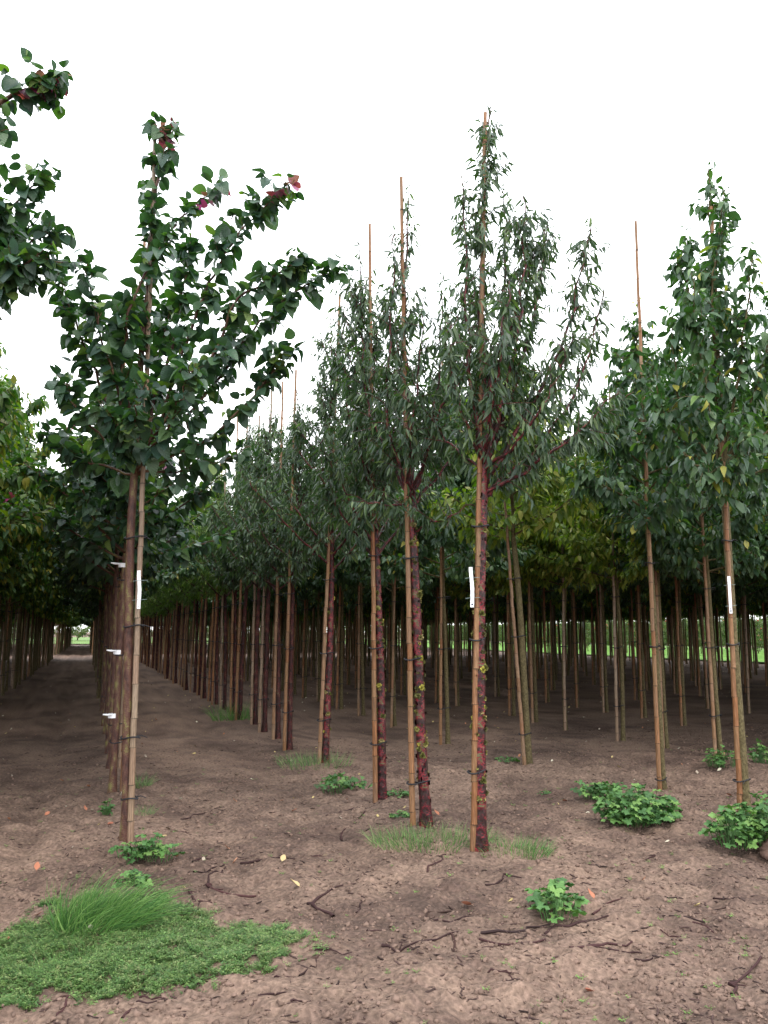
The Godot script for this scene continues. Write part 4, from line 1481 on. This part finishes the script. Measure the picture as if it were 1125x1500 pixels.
func build_litter() -> void:
	var r := RandomNumberGenerator.new()
	r.seed = 60
	for t in TWIGS:
		var p := []
		for k in range(0, t.size(), 2):
			p.append(Vector3(t[k], 0, t[k + 1]))
		var pts := smooth_path(p, 3 if p.size() > 2 else 5)
		var len := 0.0
		for k in pts.size() - 1:
			len += pts[k].distance_to(pts[k + 1])
		var mid: Vector3 = pts[pts.size() / 2]
		var base := onto(mid.x, mid.z)
		var rad := clampf(0.0045 + len * 0.008, 0.0045, 0.0105) * r.randf_range(0.8, 1.2)
		var radii := taper(pts.size(), rad, rad * 0.55)
		for k in pts.size():
			var off := Vector3(r.randfn(), 0, r.randfn()) * minf(0.016, len * 0.045)
			pts[k] = onto(pts[k].x + off.x, pts[k].z + off.z, rad * 0.45) - base
			radii[k] *= r.randf_range(0.7, 1.25)
		var col := Color(0.026, 0.015, 0.015).lerp(Color(0.06, 0.028, 0.027), r.randf())
		var s := Shape.new()
		s.tube(pts, radii, 6, col, true, 0.1, r)
		if len > 0.2:
			var q: Vector3 = pts[pts.size() / 3]
			var d: Vector3 = (pts[pts.size() / 3 + 1] - q).normalized()
			var sd := d.cross(Vector3.UP) * (1.0 if r.randf() < 0.5 else -1.0)
			s.tube([q, q + d * 0.03 + sd * 0.02, q + d * 0.07 + sd * 0.05], [rad * 0.5, rad * 0.4, rad * 0.25], 4, col)
		var look := ("long" if len > 0.3 else "short") + (" bent" if t.size() > 4 else " straight")
		lone("broken_twig", s.mesh(M.litter), "%s dark twig lying %s" % [look, place_name(mid.x, mid.z)], "twig", Transform3D(Basis.IDENTITY, base), "dark twigs on the soil")
	# fallen leaves that stand out
	var lt := leaf_template([[0.0, 0.0], [0.1, 0.6], [0.35, 1.0], [0.6, 0.8], [0.8, 0.5], [1.0, 0.0]], 0.36, -0.5, 0.6, 0.3, 0.8)
	var lc := [Color(0.34, 0.14, 0.085), Color(0.42, 0.22, 0.14), Color(0.26, 0.1, 0.065), Color(0.42, 0.32, 0.17)]
	var ln := ["rust-orange", "pale orange", "reddish-brown", "yellowish"]
	for k in range(0, LEAVES_DOWN.size(), 2):
		var x: float = LEAVES_DOWN[k]
		var z: float = LEAVES_DOWN[k + 1]
		var c := r.randi() % 4
		var o := lone("fallen_leaf", one(lt, M.litter, lc[c]), "curled %s fallen leaf lying %s" % [ln[c], place_name(x, z)], "leaf", Transform3D(Basis.from_euler(Vector3(r.randfn() * 0.2, r.randf() * TAU, r.randfn() * 0.2)) * Basis.from_scale(Vector3.ONE * (0.07 if k in [18, 24] else r.randf_range(0.045, 0.06))), onto(x, z, 0.008)), "fallen leaves on the soil")
	# soil crumbs, bark debris, leaf scraps
	var crumbs := []
	for k in 4:
		crumbs.append(one(lump_template(90 + k, 0.7), M.crumb))
	var holder := Node3D.new()
	holder.name = "soil_crumbs"
	add_child(holder)
	holder.set_meta("kind", "stuff")
	tag(holder, "loose crumbs and small clods of brown soil", "soil")
	var clump := noise(0.9, 3, 95)
	for k in 4:
		var xfs := []
		var cols := []
		while xfs.size() < 5200:
			var z := -2.9 - pow(r.randf(), 1.5) * 8.5
			var x := r.randf_range(-0.75 + z * 0.05, 1.3 - z * 0.85)
			if clump.get_noise_2d(x, z) + r.randf() * 0.9 < 0.25:
				continue
			var sz := 0.003 + 0.012 * pow(r.randf(), 4.0)
			xfs.append(Transform3D(Basis.from_euler(Vector3(r.randfn() * 0.4, r.randf() * TAU, r.randfn() * 0.4)) * Basis.from_scale(Vector3(sz * r.randf_range(0.8, 1.5), sz, sz)), onto(x, z, sz * 0.12)))
			cols.append(Color(0.175, 0.12, 0.096) * r.randf_range(0.7, 1.15))
		scatter("crumbs", crumbs[k], xfs, cols, holder, "")
	var bits := Node3D.new()
	bits.name = "bark_debris"
	add_child(bits)
	bits.set_meta("kind", "stuff")
	tag(bits, "dark scraps of rotted twig and bark strewn over the soil", "debris")
	for k in 3:
		var s := Shape.new()
		var p := grow_path(Vector3(-0.5, 0.02, 0), Vector3.RIGHT, 1.0, 4, 0.0, 0.25, r)
		for q in 5:
			p[q].y *= 0.3
		s.tube(p, [0.08, 0.13, 0.1, 0.12, 0.05], 5, Color.WHITE, true, 0.35, r)
		var xfs := []
		var cols := []
		while xfs.size() < 2600:
			var z := -3.0 - pow(r.randf(), 1.3) * 9.5
			var x := r.randf_range(-0.75 + z * 0.05, 1.3 - z * 0.85)
			if clump.get_noise_2d(x * 1.3 + 40.0, z * 1.3) + r.randf() * 0.8 < 0.36:
				continue
			var sz := 0.012 + 0.06 * pow(r.randf(), 2.5)
			xfs.append(Transform3D(Basis.from_euler(Vector3(0, r.randf() * TAU, r.randfn() * 0.12)) * Basis.from_scale(Vector3(sz, sz * 0.5 + 0.004, sz * 0.5 + 0.004)), onto(x, z, 0.002)))
			cols.append(Color(0.045, 0.027, 0.024) * r.randf_range(0.5, 1.6))
		scatter("scraps", s.mesh(M.litter), xfs, cols, bits, "")
	var pale := []
	var pc := []
	for k in 900:
		var z := -4.0 - pow(r.randf(), 0.8) * 30.0
		var x := r.randf_range(-2.0, 1.0 - z)
		pale.append(Transform3D(Basis.from_euler(Vector3(r.randfn() * 0.25, r.randf() * TAU, r.randfn() * 0.25)) * Basis.from_scale(Vector3.ONE * r.randf_range(0.018, 0.05)), onto(x, z, 0.006)))
		pc.append([Color(0.5, 0.46, 0.36), Color(0.45, 0.36, 0.16), Color(0.34, 0.16, 0.09), Color(0.3, 0.25, 0.2), Color(0.14, 0.1, 0.07)][r.randi() % 5])
	var fl := scatter("fallen_leaves", one(lt, M.litter), pale, pc, self)
	fl.set_meta("label", "small pale fallen leaves strewn under the rows")
	var clod := Shape.new()
	for q in [[0, 0.03, 0, 0.085], [0.1, 0.02, 0.03, 0.055], [-0.08, 0.015, 0.05, 0.045], [0.03, 0.015, 0.1, 0.035]]:
		clod.put(M.get("clod_tpl", clod_template()), Transform3D(Basis(Vector3.UP, q[0] * 30.0) * Basis.from_scale(Vector3.ONE * q[3]), Vector3(q[0], q[1], q[2])), Color(0.13, 0.085, 0.07))
	var cm := mat("clod_soil", 0.95, 0.2)
	cm.normal_enabled = true
	cm.normal_texture = M.grain_normal
	lone("soil_clod", clod.mesh(cm), "lumpy brown soil clod lying against the lush weed clump", "clod", Transform3D(Basis.IDENTITY, onto(4.72, -4.92)))

func clod_template() -> Dictionary:
	var s := SphereMesh.new()
	s.radial_segments = 24
	s.rings = 14
	s.radius = 1.0
	s.height = 2.0
	var a := s.get_mesh_arrays()
	var v: PackedVector3Array = a[Mesh.ARRAY_VERTEX]
	var q := noise(1.1, 4, 97)
	for k in v.size():
		v[k] = v[k] * (1.0 + 0.7 * q.get_noise_3dv(v[k]))
		v[k].y *= 0.75
	return {"v": v, "n": a[Mesh.ARRAY_NORMAL], "t": a[Mesh.ARRAY_TEX_UV], "i": a[Mesh.ARRAY_INDEX]}
